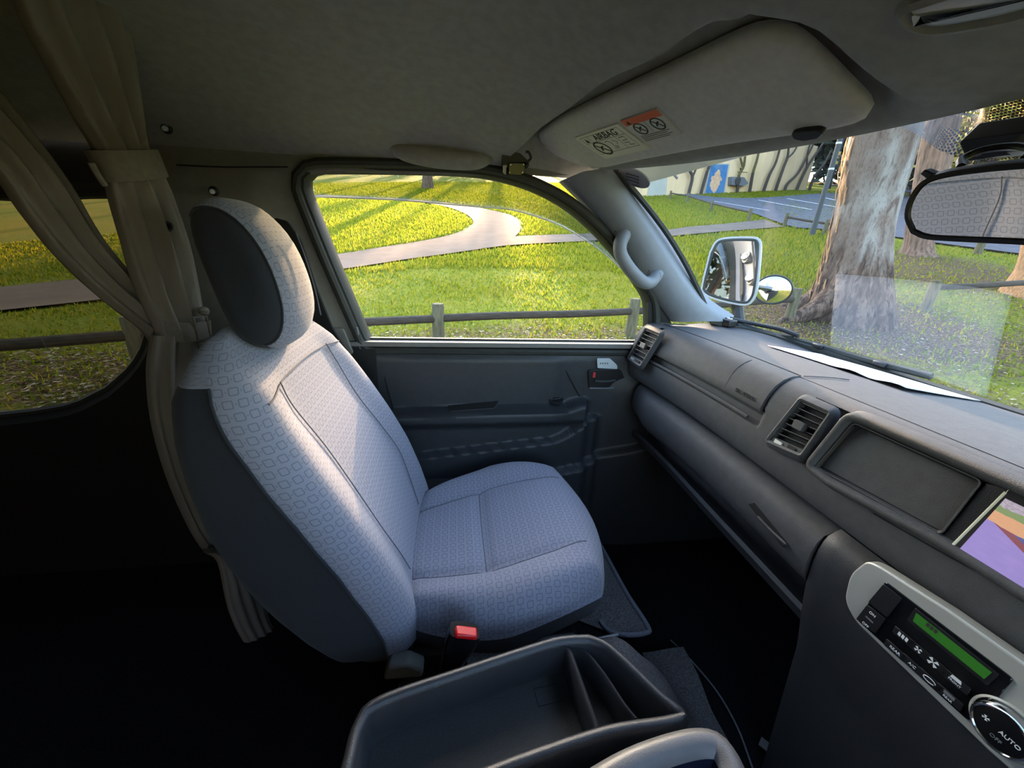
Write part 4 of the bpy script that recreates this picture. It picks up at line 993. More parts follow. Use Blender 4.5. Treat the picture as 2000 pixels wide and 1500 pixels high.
# ---- headrest (swept across its width)
HC = Vector((-0.326, SY - 0.018, 1.372))
def hr_ring(s):                                    # s: -1 near .. 1 far
    k = (1 - abs(s) ** 3.2) ** (1 / 2.6) if abs(s) < 1 else 0.0
    a, b = 0.055 * (0.35 + 0.65 * k), 0.116 * (0.45 + 0.55 * k)
    out = []
    for i in range(40):
        th = 2 * math.pi * i / 40; cx, cz = math.cos(th), math.sin(th)
        e = 2.5; r = 1 / (abs(cx) ** e + abs(cz) ** e) ** (1 / e)
        x, z = a * cx * r, b * cz * r
        x += 0.010 * (1 - (z / b) ** 2) - 0.20 * z - 0.03 * s * s * 0.0
        out.append(HC + Vector((x, 0.086 * s * (1 - 0.04 * (z / b)), z)))
    return out
ss = [-1, -0.985, -0.95, -0.9, -0.82, -0.7, -0.5, -0.25, 0, 0.25, 0.5, 0.7, 0.82, 0.9, 0.95, 0.985, 1]
hr = [hr_ring(s) for s in ss]
hrp = bpy.data.objects  # noqa
c0, c1 = -9, 14                                     # ring indexes of the light cloth: front and top
li = [(i % 40) for i in range(c0, c1 + 1)]
mb = MB(); rows = [[r[i] for i in li] for r in hr[4:-4]]
mb.grid(rows, uv=[[(p.y, j * 0.0155) for j, p in enumerate(r)] for r in rows]); hd = mb.build('headrest', 'seat_fabric', seat, smooth=70)
mb = MB(); di = [(i % 40) for i in range(c1, c0 + 41)]
mb.grid([[r[i] for i in di] for r in hr[4:-4]]); mb.grid(hr[:5], cv=True); mb.grid(hr[-5:], cv=True); mb.poly(hr[0]); mb.poly(hr[-1]); mb.build('headrest_shell', 'seat_dark', hd, smooth=70)
mb = MB(); mb.tube([hr[4][i % 40] + Vector((0, -0.0012, 0)) for i in range(c0, c1 + 1)], 0.0018, 6); mb.build('headrest_seam', 'seat_dark', hd)
q = 3; mb = MB(); mb.tube(catmull([HC + Vector((0.074 - 0.20 * z - 0.8 * z * z, 0.035 + z * 0.1, z)) for z in (-0.07, -0.02, 0.03, 0.07)], 5), 0.0012, 5); mb.build('headrest_seam', 'seam', hd)
for sy in (-0.065, 0.065):
    mb = MB(); mb.tube([(-0.325, SY + sy, 1.22), (-0.318, SY + sy, 1.30)], 0.007, 10); mb.build('headrest_post', 'steel', seat)
mb = MB(); mb.lathe([(0.030, 0), (0.030, 0.012), (0.024, 0.016), (0, 0.016)], (-0.352, SY - 0.065, 1.262), (0, 0, 1), 20); mb.build('post_collar', 'black_plastic', seat)

# ---- cushion
def squircle(u, v):
    return u * math.sqrt(1 - v * v / 2), v * math.sqrt(1 - u * u / 2)
def cush(u, v):                                     # u along x, v across (near = -1)
    a, b = squircle(u, v); k = 0.30
    a, b = a * (1 - k) + u * k, b * (1 - k) + v * k
    xc, hx = 0.100, 0.240; hy = 0.250 - (0.045 if b > 0 else 0.022) * max(0, -a) - 0.012 * max(0, a)
    return xc + hx * a, b * hy
UC, VS = math.sin((-1 + 2 * 27 / 60) * math.pi / 2), math.sin((-1 + 2 * 41 / 60) * math.pi / 2)
def cush_z(u, v):
    e = max(abs(u), abs(v)); edge = 1 - sstep(0.82, 1.0, e) ** 1.0
    x, y = cush(u, v)
    z = 0.822 + 0.020 * sstep(0.05, 0.22, x) * (1 - 0.6 * sstep(0.25, 0.33, x)) + 0.022 * sstep(0.11, 0.19, abs(y)) * sstep(0.30, 0.1, x)
    z -= 0.010 * math.exp(-((u - UC) / 0.05) ** 2) * sstep(VS + 0.06, VS - 0.04, abs(v))          # cross seam
    z -= 0.009 * math.exp(-((abs(v) - VS) / 0.04) ** 2) * sstep(0.27, 0.2, x)
    drop = max(0.0, (e - 0.74) / 0.26); z -= 0.060 * (1 - math.sqrt(max(0, 1 - drop * drop)))
    z -= 0.012 * sstep(0.22, 0.33, x)
    z += 0.15 * (x - 0.14)
    return z
N = 60; rows = []; uvs = []
for i in range(N + 1):
    u = math.sin((-1 + 2 * i / N) * math.pi / 2); r = []; q = []
    for j in range(N + 1):
        v = math.sin((-1 + 2 * j / N) * math.pi / 2); x, y = cush(u, v); z = cush_z(u, v)
        r.append(Vector((x, SY + y, z))); q.append((y * 1.0, x + 0.01))
    rows.append(r); uvs.append(q)
for i in range(N + 1):
    for j in range(N + 1): uvs[i][j] = [0.0, 0.0]
h_ = N // 2
for i in range(N + 1):
    for dj in (1, -1):
        ac = 0.0; j = h_
        while 0 <= j + dj <= N: ac += (rows[i][j + dj] - rows[i][j]).length; j += dj; uvs[i][j][0] = dj * ac
for j in range(N + 1):
    for di in (1, -1):
        ac = 0.0; i = h_
        while 0 <= i + di <= N: ac += (rows[i + di][j] - rows[i][j]).length; i += di; uvs[i][j][1] = di * ac
for i in range(N + 1):
    for j in range(N + 1): uvs[i][j][1] += 0.01
mb = MB(); mb.grid(rows, uv=uvs)
edge = [rows[0][j] for j in range(N + 1)] + [rows[i][N] for i in range(1, N + 1)] + [rows[N][j] for j in range(N - 1, -1, -1)] + [rows[i][0] for i in range(N - 1, 0, -1)]
cxy = Vector((0.095, SY))
def ring_down(s, z): return [Vector((cxy.x + (p.x - cxy.x) * s, cxy.y + (p.y - cxy.y) * s, (p.z - (0.822 - 0.06 - z) if z else p.z))) for p in edge]
euv = [uvs[0][j] for j in range(N + 1)] + [uvs[i][N] for i in range(1, N + 1)] + [uvs[N][j] for j in range(N - 1, -1, -1)] + [uvs[i][0] for i in range(N - 1, 0, -1)]
r1, r2 = edge, ring_down(1.012, 0.752)
def dn_(q, d, k):
    jn, up_ = (k > 3 * N - 1 or k == 0), (N <= k <= 2 * N)
    if k <= N: return (q[0], q[1] - d)
    if k <= 2 * N: return (q[0] + d, q[1])
    if k <= 3 * N: return (q[0], q[1] + d)
    return (q[0] - d, q[1])
mb.grid([r1, r2], cv=True, uv=[euv, [dn_(q, (a - b).length, k) for k, (q, a, b) in enumerate(zip(euv, r1, r2))]])
cu = mb.build('seat_cushion', 'seat_fabric', seat, smooth=75)
mb = MB(); mb.grid([ring_down(1.012, 0.752), ring_down(1.005, 0.735), ring_down(0.97, 0.70), ring_down(0.93, 0.69)], cv=True); mb.build('cushion_skirt', 'seat_dark', seat, smooth=60)
for P in ([rows[i][19] for i in range(4, 28)], [rows[i][41] for i in range(4, 28)], [rows[27][j] for j in range(19, 42)], [rows[i][19] for i in range(27, 48)], [rows[i][41] for i in range(27, 48)]):
    mb = MB(); mb.tube([p + Vector((0, 0, 0.0004)) for p in P], 0.0012, 6); mb.build('cushion_seam', 'seam', cu)
# base frame, slide rails, recliner cover
mb = MB(); mb.box((0.07, SY, 0.63), (0.36, 0.42, 0.13)); mb.build('seat_base', 'black_plastic', seat, bevel=0.01)
for sy in (-0.19, 0.19):
    mb = MB(); mb.box((0.09, SY + sy, 0.545), (0.42, 0.03, 0.04)); mb.build('slide_rail', 'steel', seat, bevel=0.003)
    mb = MB(); mb.box((-0.05, SY + sy, 0.475), (0.05, 0.04, 0.11)); mb.build('seat_foot', 'black_plastic', seat, bevel=0.003)
    mb = MB(); mb.box((0.22, SY + sy, 0.475), (0.05, 0.04, 0.11)); mb.build('seat_foot', 'black_plastic', seat, bevel=0.003)
mb = MB(); rc = onY(780, 1312, 0.165); mb.prism([rc + Vector(p) for p in ((-0.03, 0, -0.02), (0.04, 0, -0.024), (0.043, 0, -0.004), (0.016, 0, 0.016), (-0.02, 0, 0.014))], (0, 0.03, 0)); mb.build('recliner_cover', 'trim_warm', seat, bevel=0.006)
mb = MB(); mb.tube([(0.27, SY - 0.225, 0.70), (0.33, SY - 0.215, 0.695)], 0.004, 8); mb.build('slide_lever', 'steel', seat)

# ---- buckle
bc = onY(905, 1238, 0.128); bk_ = thing('seat_belt_buckle', 'black seat belt buckle with red release button beside the cushion', 'buckle', bc)
axb = Vector((0.30, 0.02, 0.95)).normalized(); sxb = Vector((1, 0, -0.3)).normalized(); syb = axb.cross(sxb)
rot = Matrix((sxb, syb, axb)).transposed()
mb = MB()
for a, b in ((0, 1),):
    rows = []
    for t, w, d in ((-0.115, 0.013, 0.010), (-0.08, 0.015, 0.012), (-0.05, 0.021, 0.014), (-0.02, 0.026, 0.0155), (0.0, 0.027, 0.016), (0.008, 0.025, 0.015)):
        rows.append([bc + rot @ Vector((w * math.copysign(abs(math.cos(x)) ** 0.45, math.cos(x)), d * math.copysign(abs(math.sin(x)) ** 0.45, math.sin(x)), t)) for x in [2 * math.pi * k / 24 for k in range(24)]])
    mb.grid(rows, cv=True); mb.poly(rows[-1])
mb.build('buckle_body', 'gloss_black', bk_, smooth=60)
mb = MB(); mb.box(bc + rot @ Vector((0.001, -0.006, 0.010)), (0.036, 0.018, 0.010), rot); mb.build('release_button', 'red', bk_, bevel=0.003)
mb = MB(); mb.tube([bc + rot @ Vector((0, 0, -0.11)), bc + rot @ Vector((-0.03, 0, -0.19)), bc + rot @ Vector((-0.06, 0.01, -0.26))], 0.011, 8, flat=0.4); mb.build('buckle_stalk', 'black_plastic', bk_)
# ---- belt tongue at the far side
tp = onY(788, 966, 0.705); tn = thing('seat_belt', 'seat belt webbing with a steel tongue between seat and door', 'seat belt', tp)
TFr = Frame(tp, (0.85, -0.3, -0.5), (0.5, 0.1, 0.85))
mb = MB(); mb.prism(TFr.poly(rpoly([(-0.014, -0.018), (0.014, -0.018), (0.014, 0.018), (-0.014, 0.018)], 0.004)), TFr.n * 0.004); mb.build('belt_tongue', 'chrome', tn, bevel=0.001)
mb = MB(); wp = catmull([onY(a, b, 0.72) for a, b in [(790, 975), (786, 945), (776, 915), (764, 880)]], 5); mb.tube(wp, 0.016, 8, flat=0.1, up=(0, 1, 0)); mb.tube(catmull([tp, tp + Vector((0.03, 0.0, -0.03)), tp + Vector((0.02, 0, -0.10)), tp + Vector((-0.02, 0.0, -0.2))], 5), 0.016, 8, flat=0.1, up=(0, 1, 0)); mb.build('belt_webbing', 'rear_trim', tn)

# ================================================================== CENTRE CONSOLE TRAY
TZ = 0.845; TFm = Frame((0.1, 0, TZ), (1, 0, 0), (0, 1, 0))
ct = thing('console_tray', 'dark grey open tray between the front seats with a curved divider', 'tray', (0.08, 0.0, 0.70))
tp_ = [(1150, 1236), (1195, 1256), (1290, 1345), (1345, 1403), (1200, 1432), (1060, 1478), (930, 1528), (830, 1570), (690, 1640), (655, 1560), (672, 1470), (690, 1410), (735, 1358), (900, 1300), (1060, 1248), (1105, 1238)]
t2 = [Vector(TFm.px(*p)) for p in tp_]
t2 = resample([Vector((p.x, p.y)) for p in catmull([(p.x, p.y, 0) for p in t2] + [(t2[0].x, t2[0].y, 0)], 5)][:-1], 90)
I1_ = offset_loop(t2, -0.005); I2_ = offset_loop(t2, -0.011); I3_ = offset_loop(t2, -0.015); I4_ = offset_loop(t2, -0.030)
mb = MB(); mb.grid([TFm.poly(offset_loop(t2, 0.004), -0.13), TFm.poly(offset_loop(t2, 0.002), -0.012), TFm.poly(t2, -0.003), TFm.poly(I1_, 0.0), TFm.poly(I2_, -0.002), TFm.poly(I3_, -0.008), TFm.poly(offset_loop(t2, -0.019), -0.050), TFm.poly(offset_loop(t2, -0.023), -0.058)], cv=True); mb.build('tray_wall', 'tray', ct, smooth=50)
tc_ = sum((p for p in t2), Vector((0, 0))) / len(t2); fl_ = offset_loop(t2, -0.008)
mb = MB(); mb.poly(TFm.poly(fl_, -0.0575)); tf_ = mb.build('tray_floor', 'tray_floor', ct)
mb = MB(); hq = [onZ(a, b, TZ - 0.0575) for a, b in [(1043, 1345), (1090, 1335), (1098, 1368), (1052, 1380)]]; mb.tube(hq, 0.0008, 4, closed=True); mb.build('floor_hatch', 'slot_black', tf_)
dv = catmull([onZ(a, b, TZ - 0.006) for a, b in [(1098, 1262), (1112, 1268), (1125, 1300), (1150, 1370), (1172, 1432)]], 6)
mb = MB(); up_ = [p for p in dv]; mb.grid([[p + Vector((0.004, 0, -0.052)) for p in up_], [p + Vector((0.003, 0, -0.003)) for p in up_], [p for p in up_], [p + Vector((-0.005, 0, -0.003)) for p in up_], [p + Vector((-0.007, 0, -0.052)) for p in up_]]); mb.build('divider', 'tray', ct, smooth=60)
dv2 = catmull([onZ(a, b, TZ - 0.012) for a, b in [(1112, 1266), (1140, 1270), (1175, 1310), (1215, 1370), (1240, 1402)]], 6)
mb = MB(); mb.grid([[p + Vector((0.006, 0, -0.046)) for p in dv2], [p + Vector((0.004, 0, -0.002)) for p in dv2], [p for p in dv2], [p + Vector((-0.003, 0, -0.003)) for p in dv2], [p + Vector((-0.005, 0, -0.046)) for p in dv2]]); mb.build('cup_rest_wall', 'tray', ct, smooth=60)
# padded box beside the tray
AZ = 0.90; AFm = Frame((0.1, 0, AZ), (1, 0, 0), (0, 1, 0))
ab = thing('console_box', 'smooth grey console box with a glossy dark cup recess at the bottom edge', 'console box', (0.18, -0.2, 0.70))
ap_ = [(1130, 1520), (1230, 1462), (1330, 1428), (1390, 1425), (1425, 1450), (1460, 1520), (1500, 1700), (1100, 1800), (1000, 1620)]
a2 = [AFm.px(*p) for p in ap_]; a2 = resample([Vector((p.x, p.y)) for p in catmull([(p.x, p.y, 0) for p in a2] + [(a2[0].x, a2[0].y, 0)], 5)][:-1], 80)
mb = MB(); mb.grid([AFm.poly(offset_loop(a2, 0.012), -0.20), AFm.poly(offset_loop(a2, 0.010), -0.022), AFm.poly(offset_loop(a2, 0.004), -0.006), AFm.poly(offset_loop(a2, -0.006), 0.0), AFm.poly(offset_loop(a2, -0.018), -0.004), AFm.poly(offset_loop(a2, -0.024), -0.012)], cv=True); mb.build('box_rim', 'armbox', ab, smooth=60)
mb = MB(); mb.grid([AFm.poly(offset_loop(a2, -0.024), -0.012), AFm.poly(offset_loop(a2, -0.030), -0.030), AFm.poly(offset_loop(a2, -0.035), -0.06)], cv=True); mb.poly(AFm.poly(offset_loop(a2, -0.035), -0.06)); mb.build('cup_recess', 'blue_gloss', ab, smooth=50)

# ---- carpeted hump and mat
def hump_z(x, y):
    top = 0.715 - 0.10 * sstep(0.30, 0.44, x) - 0.19 * sstep(0.40, 0.56, x)
    side = sstep(0.27, 0.18, y); return 0.45 + (top - 0.45) * side + 0.006 * noise.noise(Vector((x * 14, y * 14, 0)))
mb = MB(); mb.grid([[(x, y, hump_z(x, y)) for y in [0.32 - 0.72 * j / 60 for j in range(61)]] for x in [0.02 + 0.58 * i / 60 for i in range(61)]])
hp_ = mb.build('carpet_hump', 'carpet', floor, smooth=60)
def onH(a, b, lift=0.0):
    d = Vector(ray(a, b)); c = Vector(CAM); t = 0.3
    while t < 2.5:
        p = c + d * t
        zz = hump_z(p.x, p.y) if (p.y < 0.32 and p.x < 0.6) else 0.43
        if p.z < zz + lift: return p
        t += 0.002
    return c + d * t
mt = [(1140, 995), (1160, 1040), (1190, 1095), (1225, 1160), (1265, 1222), (1262, 1236), (1225, 1240), (1190, 1232), (1172, 1212)]
P = catmull([onZ(a, b, 0.55) for a, b in mt], 5)
fm = thing('floor_mat', 'dark carpet mat edged with grey piping in front of the seat', 'floor mat', P[20])
mb = MB(); mb.tube(P, 0.0055, 8); mb.build('mat_piping', 'piping', fm)
ctr = Vector((0.15, 0.45, 0.545)); mb = MB(); mb.grid([[p + Vector((0, 0, -0.004)) for p in P], [p.lerp(ctr, 0.3) + Vector((0, 0, -0.004)) for p in P], [p.lerp(ctr, 0.9) for p in P]]); mb.build('mat_pile', 'carpet', fm)
mb = MB(); mb.grid([[(x, y, 0.55 - 0.012) for y in (0.17, 0.5, 0.76)] for x in (0.0, 0.2, 0.40)]); mb.grid([[(0.40, y, 0.538) for y in (0.17, 0.76)], [(0.50, y, 0.43) for y in (0.17, 0.76)]]); mb.build('floor_step', 'carpet_dark', floor)
line([(1310, 1250), (1350, 1290), (1400, 1350), (1440, 1420), (1470, 1500)], 0.002, 'carpet_edge', 'piping', floor, f=lambda a, b: onH(a, b, 0.002))
st = onH(1535, 1488, 0.004); mb = MB(); mb.box(st, (0.10, 0.022, 0.004), Matrix.Rotation(-0.95, 3, 'Z')); tag(mb.build('metal_strip', 'pillar_grey', bevel=0.001), 'short pale metal strip near the centre stack foot', 'strip')

# ================================================================== SUN VISOR
vz = thing('sun_visor', 'folded up grey sun visor with two airbag stickers above the windscreen', 'sun visor', VF.o)
vo = resample([Vector((p.x, p.y)) for p in catmull([(p.x, p.y, 0) for p in VOUT] + [(VOUT[0].x, VOUT[0].y, 0)], 4)][:-1], 110)
vc = Vector((sum(p.x for p in vo) / len(vo), sum(p.y for p in vo) / len(vo)))
def shr(k): return [vc + (p - vc) * k for p in vo]
mb = MB(); mb.grid([VF.poly(shr(0.97), -0.016), VF.poly(offset_loop(vo, 0.0), -0.008), VF.poly(vo, -0.001), VF.poly(offset_loop(vo, -0.005), 0.004), VF.poly(offset_loop(vo, -0.012), 0.006), VF.poly(shr(0.6), 0.009), VF.poly(shr(0.3), 0.010), VF.poly(shr(0.02), 0.010)], cv=True); mb.poly(VF.poly(shr(0.97), -0.016)[::-1]); mb.build('visor_pad', 'visor', vz, smooth=60)
cq = [VF.px(*p) for p in [(1555, 243), (1575, 237), (1610, 234), (1622, 240), (1612, 252), (1580, 258), (1560, 254)]]
plate(VF, rpoly([tuple(p) for p in cq], 0.004, 3), 0.0, 0.013, 'visor_clip', 'black_plastic', vz, 0.003)
q0 = VF.px(1160, 322); mb = MB(); mb.lathe([(0.012, -0.01), (0.013, 0.004), (0.006, 0.008), (0, 0.008)], VF.at(q0.x, q0.y, -0.002), VF.n, 16); mb.build('visor_pivot', 'visor', vz)
def VH(p, h): q = VF.px(*p); return VF.at(q.x, q.y, h)
def vpl(pts, h0, h1, n, m, par): return plate(VF, [VF.px(*p) for p in pts], h0, h1, n, m, par)
def stick(px4, m, nm, rows_):
    s = vpl(px4, 0.0, 0.0128, nm, m, vz); return s
S1 = [(1128, 258), (1213, 228), (1276, 277), (1188, 299)]
s1 = stick(S1, 'sticker_cream', 'airbag_sticker', 0)
def bil(P, a, b):
    p = [Vector(VF.px(*x)) for x in P]; return p[0].lerp(p[1], a).lerp(p[3].lerp(p[2], a), b)
def vline(P, pts, r, m, par, h=0.0130, nm='printed_line', closed=False):
    mb = MB(); mb.tube([VF.at(*bil(P, a, b), h) for a, b in pts], r, 4, closed=closed, flat=0.3, up=VF.n); return mb.build(nm, m, par)
vline(S1, [(0.07, 0.08), (0.93, 0.08), (0.93, 0.80), (0.07, 0.80)], 0.0006, 'line_print', s1, closed=True)
vline(S1, [(0.07, 0.33), (0.93, 0.33)], 0.0006, 'line_print', s1); vline(S1, [(0.72, 0.33), (0.72, 0.80)], 0.0006, 'line_print', s1); vline(S1, [(0.25, 0.08), (0.25, 0.33)], 0.0006, 'line_print', s1)
e1 = (bil(S1, 1, 0.3) - bil(S1, 0, 0.3)).normalized(); E1 = VF.ex * e1.x + VF.ey * e1.y; F1 = VF.n.cross(E1)
if F1.dot(VF.at(*bil(S1, .5, 0), 0) - VF.at(*bil(S1, .5, 1), 0)) < 0: F1 = -F1
w1 = (bil(S1, 1, 0.2) - bil(S1, 0, 0.2)).length
text('lettering', 'AIRBAG', w1 * 0.145, VF.at(*bil(S1, 0.60, 0.205), 0.0131), E1, F1, 'dark_print', s1)
mb = MB(); mb.poly([VF.at(*bil(S1, a, b), 0.0133) for a, b in ((0.12, 0.29), (0.20, 0.29), (0.16, 0.12))]); mb.build('warning_triangle', 'dark_print', s1)
def ban(P, c, r, par, m='dark_print'):
    o = bil(P, *c); R = (bil(P, 1, c[1]) - bil(P, 0, c[1])).length * r
    ey_ = (bil(P, c[0], 0) - bil(P, c[0], 1)).normalized(); ex_ = (bil(P, 1, c[1]) - bil(P, 0, c[1])).normalized()
    mb = MB(); mb.tube([VF.at(*(o + ex_ * (R * math.cos(a)) + ey_ * (R * 1.0 * math.sin(a))), 0.0131) for a in [k * math.pi / 12 for k in range(24)]], R * 0.10, 5, closed=True, flat=0.3, up=VF.n); mb.build('ban_ring', m, par)
    mb = MB(); mb.tube([VF.at(*(o + ex_ * (-0.7 * R) + ey_ * 0.7 * R), 0.0131), VF.at(*(o + ex_ * (0.7 * R) - ey_ * 0.7 * R), 0.0131)], R * 0.08, 5, flat=0.3, up=VF.n); mb.build('ban_bar', m, par)
    mb = MB(); mb.tube([VF.at(*(o + ex_ * (-0.4 * R) - ey_ * 0.35 * R), 0.013), VF.at(*(o + ex_ * (-0.1 * R) + ey_ * 0.1 * R), 0.013), VF.at(*(o + ex_ * 0.35 * R + ey_ * 0.3 * R), 0.013)], R * 0.13, 5, flat=0.2, up=VF.n); mb.build('ban_figure', m, par)
ban(S1, (0.26, 0.60), 0.13, s1)
for pts in ([(0.44, 0.42), (0.50, 0.40), (0.54, 0.50), (0.52, 0.62), (0.57, 0.66)], [(0.60, 0.42), (0.66, 0.50), (0.62, 0.58)], [(0.47, 0.70), (0.56, 0.72), (0.58, 0.64)], [(0.76, 0.40), (0.86, 0.40), (0.86, 0.52), (0.77, 0.52)], [(0.76, 0.60), (0.84, 0.62), (0.80, 0.70), (0.88, 0.72)]):
    vline(S1, pts, 0.0010, 'line_print', s1, nm='printed_figure')
S2 = [(1219, 222), (1291, 196), (1341, 246), (1268, 266)]
s2_ = stick(S2, 'sticker_silver', 'warning_sticker', 0)
mb = MB(); mb.poly([VF.at(*bil(S2, a, b), 0.0131) for a, b in ((0, 0), (1, 0), (1, 0.24), (0, 0.24))]); rb_ = mb.build('red_band', 'sticker_red', s2_)
mb = MB(); mb.poly([VF.at(*bil(S2, a, b), 0.0133) for a, b in ((0.08, 0.20), (0.20, 0.20), (0.14, 0.05))]); mb.build('warning_triangle', 'dark_print', s2_)
for k in range(7): vline(S2, [(0.27 + k * 0.09, 0.08), (0.27 + k * 0.09 + 0.03, 0.19)], 0.0008, 'sticker_red', s2_, 0.0133, 'red_mark')
ban(S2, (0.27, 0.45), 0.14, s2_); ban(S2, (0.74, 0.45), 0.14, s2_)
vline(S2, [(0.5, 0.26), (0.5, 0.66)], 0.0005, 'line_print', s2_)
for k in range(4): vline(S2, [(0.08, 0.72 + k * 0.065), (0.30, 0.72 + k * 0.065), (0.55, 0.72 + k * 0.065), (0.86 - 0.1 * (k % 2), 0.72 + k * 0.065)], 0.0008, 'line_print', s2_)

# ---- A pillar grab handle
def onPil(a, b, lift):
    s = max(0, min(1, (b - 335) / 290)); return onY(a, b, 0.742 - 0.0 * s - lift)
gh = thing('grab_handle', 'pale grey curved grab handle on the windscreen pillar', 'grab handle', onPil(1218, 470, 0))
path = catmull([onPil(1222, 447, -0.01), onPil(1219, 458, 0.016), onPil(1211, 478, 0.032), (onPil(1214, 500, 0.038)), onPil(1232, 528, 0.038), onPil(1255, 550, 0.034), onPil(1270, 551, 0.024), onPil(1283, 535, 0.008), onPil(1287, 524, -0.012)], 7)
rr = [0.0175 + 0.003 * abs(2 * k / (len(path) - 1) - 1) ** 4 for k in range(len(path))]
mb = MB(); mb.tube(path, rr, 14); mb.build('handle_bar', 'pillar_grey', gh, smooth=80)
for a, b in ((1221, 455), (1286, 532)):
    c = onPil(a, b, 0.004); mb = MB(); mb.lathe([(0.021, -0.012), (0.021, 0.002), (0.018, 0.006), (0.012, 0.007)], c, (-0.2, -1, 0.1), 22); mo = mb.build('handle_mount', 'pillar_grey', gh)
    c2 = onPil(a - 1, b + 6, 0.031 if b < 500 else 0.025); mb = MB(); mb.lathe([(0.0095, -0.006), (0.0095, 0.0025), (0.008, 0.0035), (0, 0.0035)], c2, (-0.35, -1, 0.25), 18); mb.build('screw_cover', 'pillar_grey', mo)
    mb = MB(); mb.tube([onPil(a + 21 * math.cos(t) * 0.9, b - 2 + 20 * math.sin(t), 0.010) for t in [math.pi * (1.0 + k / 12 * 1.1) for k in range(13)]], 0.0018, 6); mb.build('mount_shadow_gap', 'rubber', mo)

# ---- roof rail grip
rgp = thing('roof_grip', 'moulded felt grey hand grip on the roof edge above the window', 'grab handle', onY(860, 310, 0.70))
P = catmull([onY(a, b, y) for a, b, y in [(763, 283, 0.715), (790, 297, 0.698), (840, 307, 0.690), (890, 312, 0.690), (930, 314, 0.694), (956, 309, 0.712)]], 6)
n_ = len(P); mb = MB(); mb.tube(P, [0.010 + 0.011 * math.sin(math.pi * min(1, max(0, k / (n_ - 1)))) ** 0.6 for k in range(n_)], 14, flat=1.0); mb.build('grip_body', 'headliner', rgp, smooth=80)
# ---- black gadget clipped to the door frame
gc = onW(1005, 318, 0.05); gd = thing('clip_gadget', 'small black gadget clipped above the passenger window', 'gadget', gc)
GFr = Frame(gc, (1, 0, -0.08), (0, -0.12, 1))
def gp_(pts): return [tuple(GFr.px(*p)) for p in pts]
plate(GFr, rpoly(gp_([(980, 293), (1015, 300), (1034, 318), (1018, 322), (980, 324)]), 0.003), -0.012, 0.012, 'gadget_arm', 'black_plastic', gd, 0.002)
plate(GFr, rpoly(gp_([(991, 318), (1023, 318), (1024, 338), (1015, 344), (990, 342)]), 0.003), -0.004, 0.022, 'gadget_body', 'gloss_black', gd, 0.002)
for a, b in ((995, 322), (1020, 322), (993, 337), (1018, 337)):
    q = GFr.px(a, b); mb = MB(); mb.lathe([(0.0016, 0), (0.0014, 0.001), (0, 0.0012)], GFr.at(q.x, q.y, 0.022), GFr.n, 10); mb.build('gadget_screw', 'chrome', gd)
q = GFr.px(1026, 323); mb = MB(); mb.lathe([(0.006, -0.01), (0.007, 0.012), (0.004, 0.014), (0, 0.014)], GFr.at(q.x, q.y, 0), GFr.n, 14); mb.build('gadget_knob', 'black_plastic', gd)
line([(1029, 316), (1036, 309), (1032, 298), (1026, 297)], 0.0028, 'gadget_hook', 'black_plastic', gd, f=lambda a, b: GFr.at(*GFr.px(a, b), 0.006))
plate(GFr, gp_([(982, 322), (989, 320), (987, 341), (982, 337)]), 0.0, 0.012, 'gadget_tab', 'cream_tab', gd)

# ================================================================== REAR VIEW MIRROR
MX = 0.44; rm = thing('rear_view_mirror', 'rounded rear view mirror in a black frame hanging at the windscreen', 'mirror', onX(1890, 400, MX))
MO = onX(1890, 400, MX); MN = Vector((-0.95, -0.09, -0.27)).normalized(); MF = Frame(MO, MN.cross(Vector((0, 0, 1))) * -1, Vector((0, 0, 1)) - MN * MN.z)
if MF.n.dot(MN) < 0: MF.n = -MF.n
ml = [MF.px(*p) for p in [(1780, 455), (1768, 425), (1775, 390), (1800, 355), (1840, 338), (1920, 325), (2010, 316), (2150, 302), (2230, 320), (2220, 420), (2180, 492), (2000, 478), (1880, 472), (1810, 467)]]
ml = resample([Vector((p.x, p.y)) for p in catmull([(p.x, p.y, 0) for p in ml] + [(ml[0].x, ml[0].y, 0)], 5)][:-1], 90)
mb = MB(); mb.grid([MF.poly(offset_loop(ml, -0.03), -0.030), MF.poly(offset_loop(ml, -0.004), -0.020), MF.poly(offset_loop(ml, 0.002), -0.006), MF.poly(ml, 0.001), MF.poly(offset_loop(ml, -0.0035), 0.0015), MF.poly(offset_loop(ml, -0.005), -0.0005)], cv=True); mb.poly(MF.poly(offset_loop(ml, -0.03), -0.030)); mb.build('mirror_shell', 'black_plastic', rm, smooth=50)
mb = MB(); mb.poly(MF.poly(offset_loop(ml, -0.0048), -0.0002)); mb.build('mirror_face', 'dim_mirror', rm, smooth=0)
tb = [MF.px(*p) for p in [(1789, 342), (1798, 333), (1818, 341), (1806, 354)]]; plate(MF, [tuple(p) for p in tb], -0.012, -0.004, 'dimming_tab', 'black_plastic', rm, 0.001)
w0 = ws_hit(1955, 285, 0.012)
mb = MB(); mb.tube(catmull([MF.at(*MF.px(1985, 330), -0.02), MF.at(*MF.px(1975, 300), -0.05), w0], 6), 0.011, 10); mb.build('mirror_stem', 'black_plastic', rm)
mb = MB(); mb.tube(catmull([MF.at(*MF.px(1855, 332), -0.012), onX(1880, 310, MX + 0.02), onX(1920, 293, MX + 0.03), onX(1975, 286, MX + 0.035), onX(2010, 290, MX + 0.03)], 6), 0.0032, 8); mb.build('cable', 'black_plastic', rm)
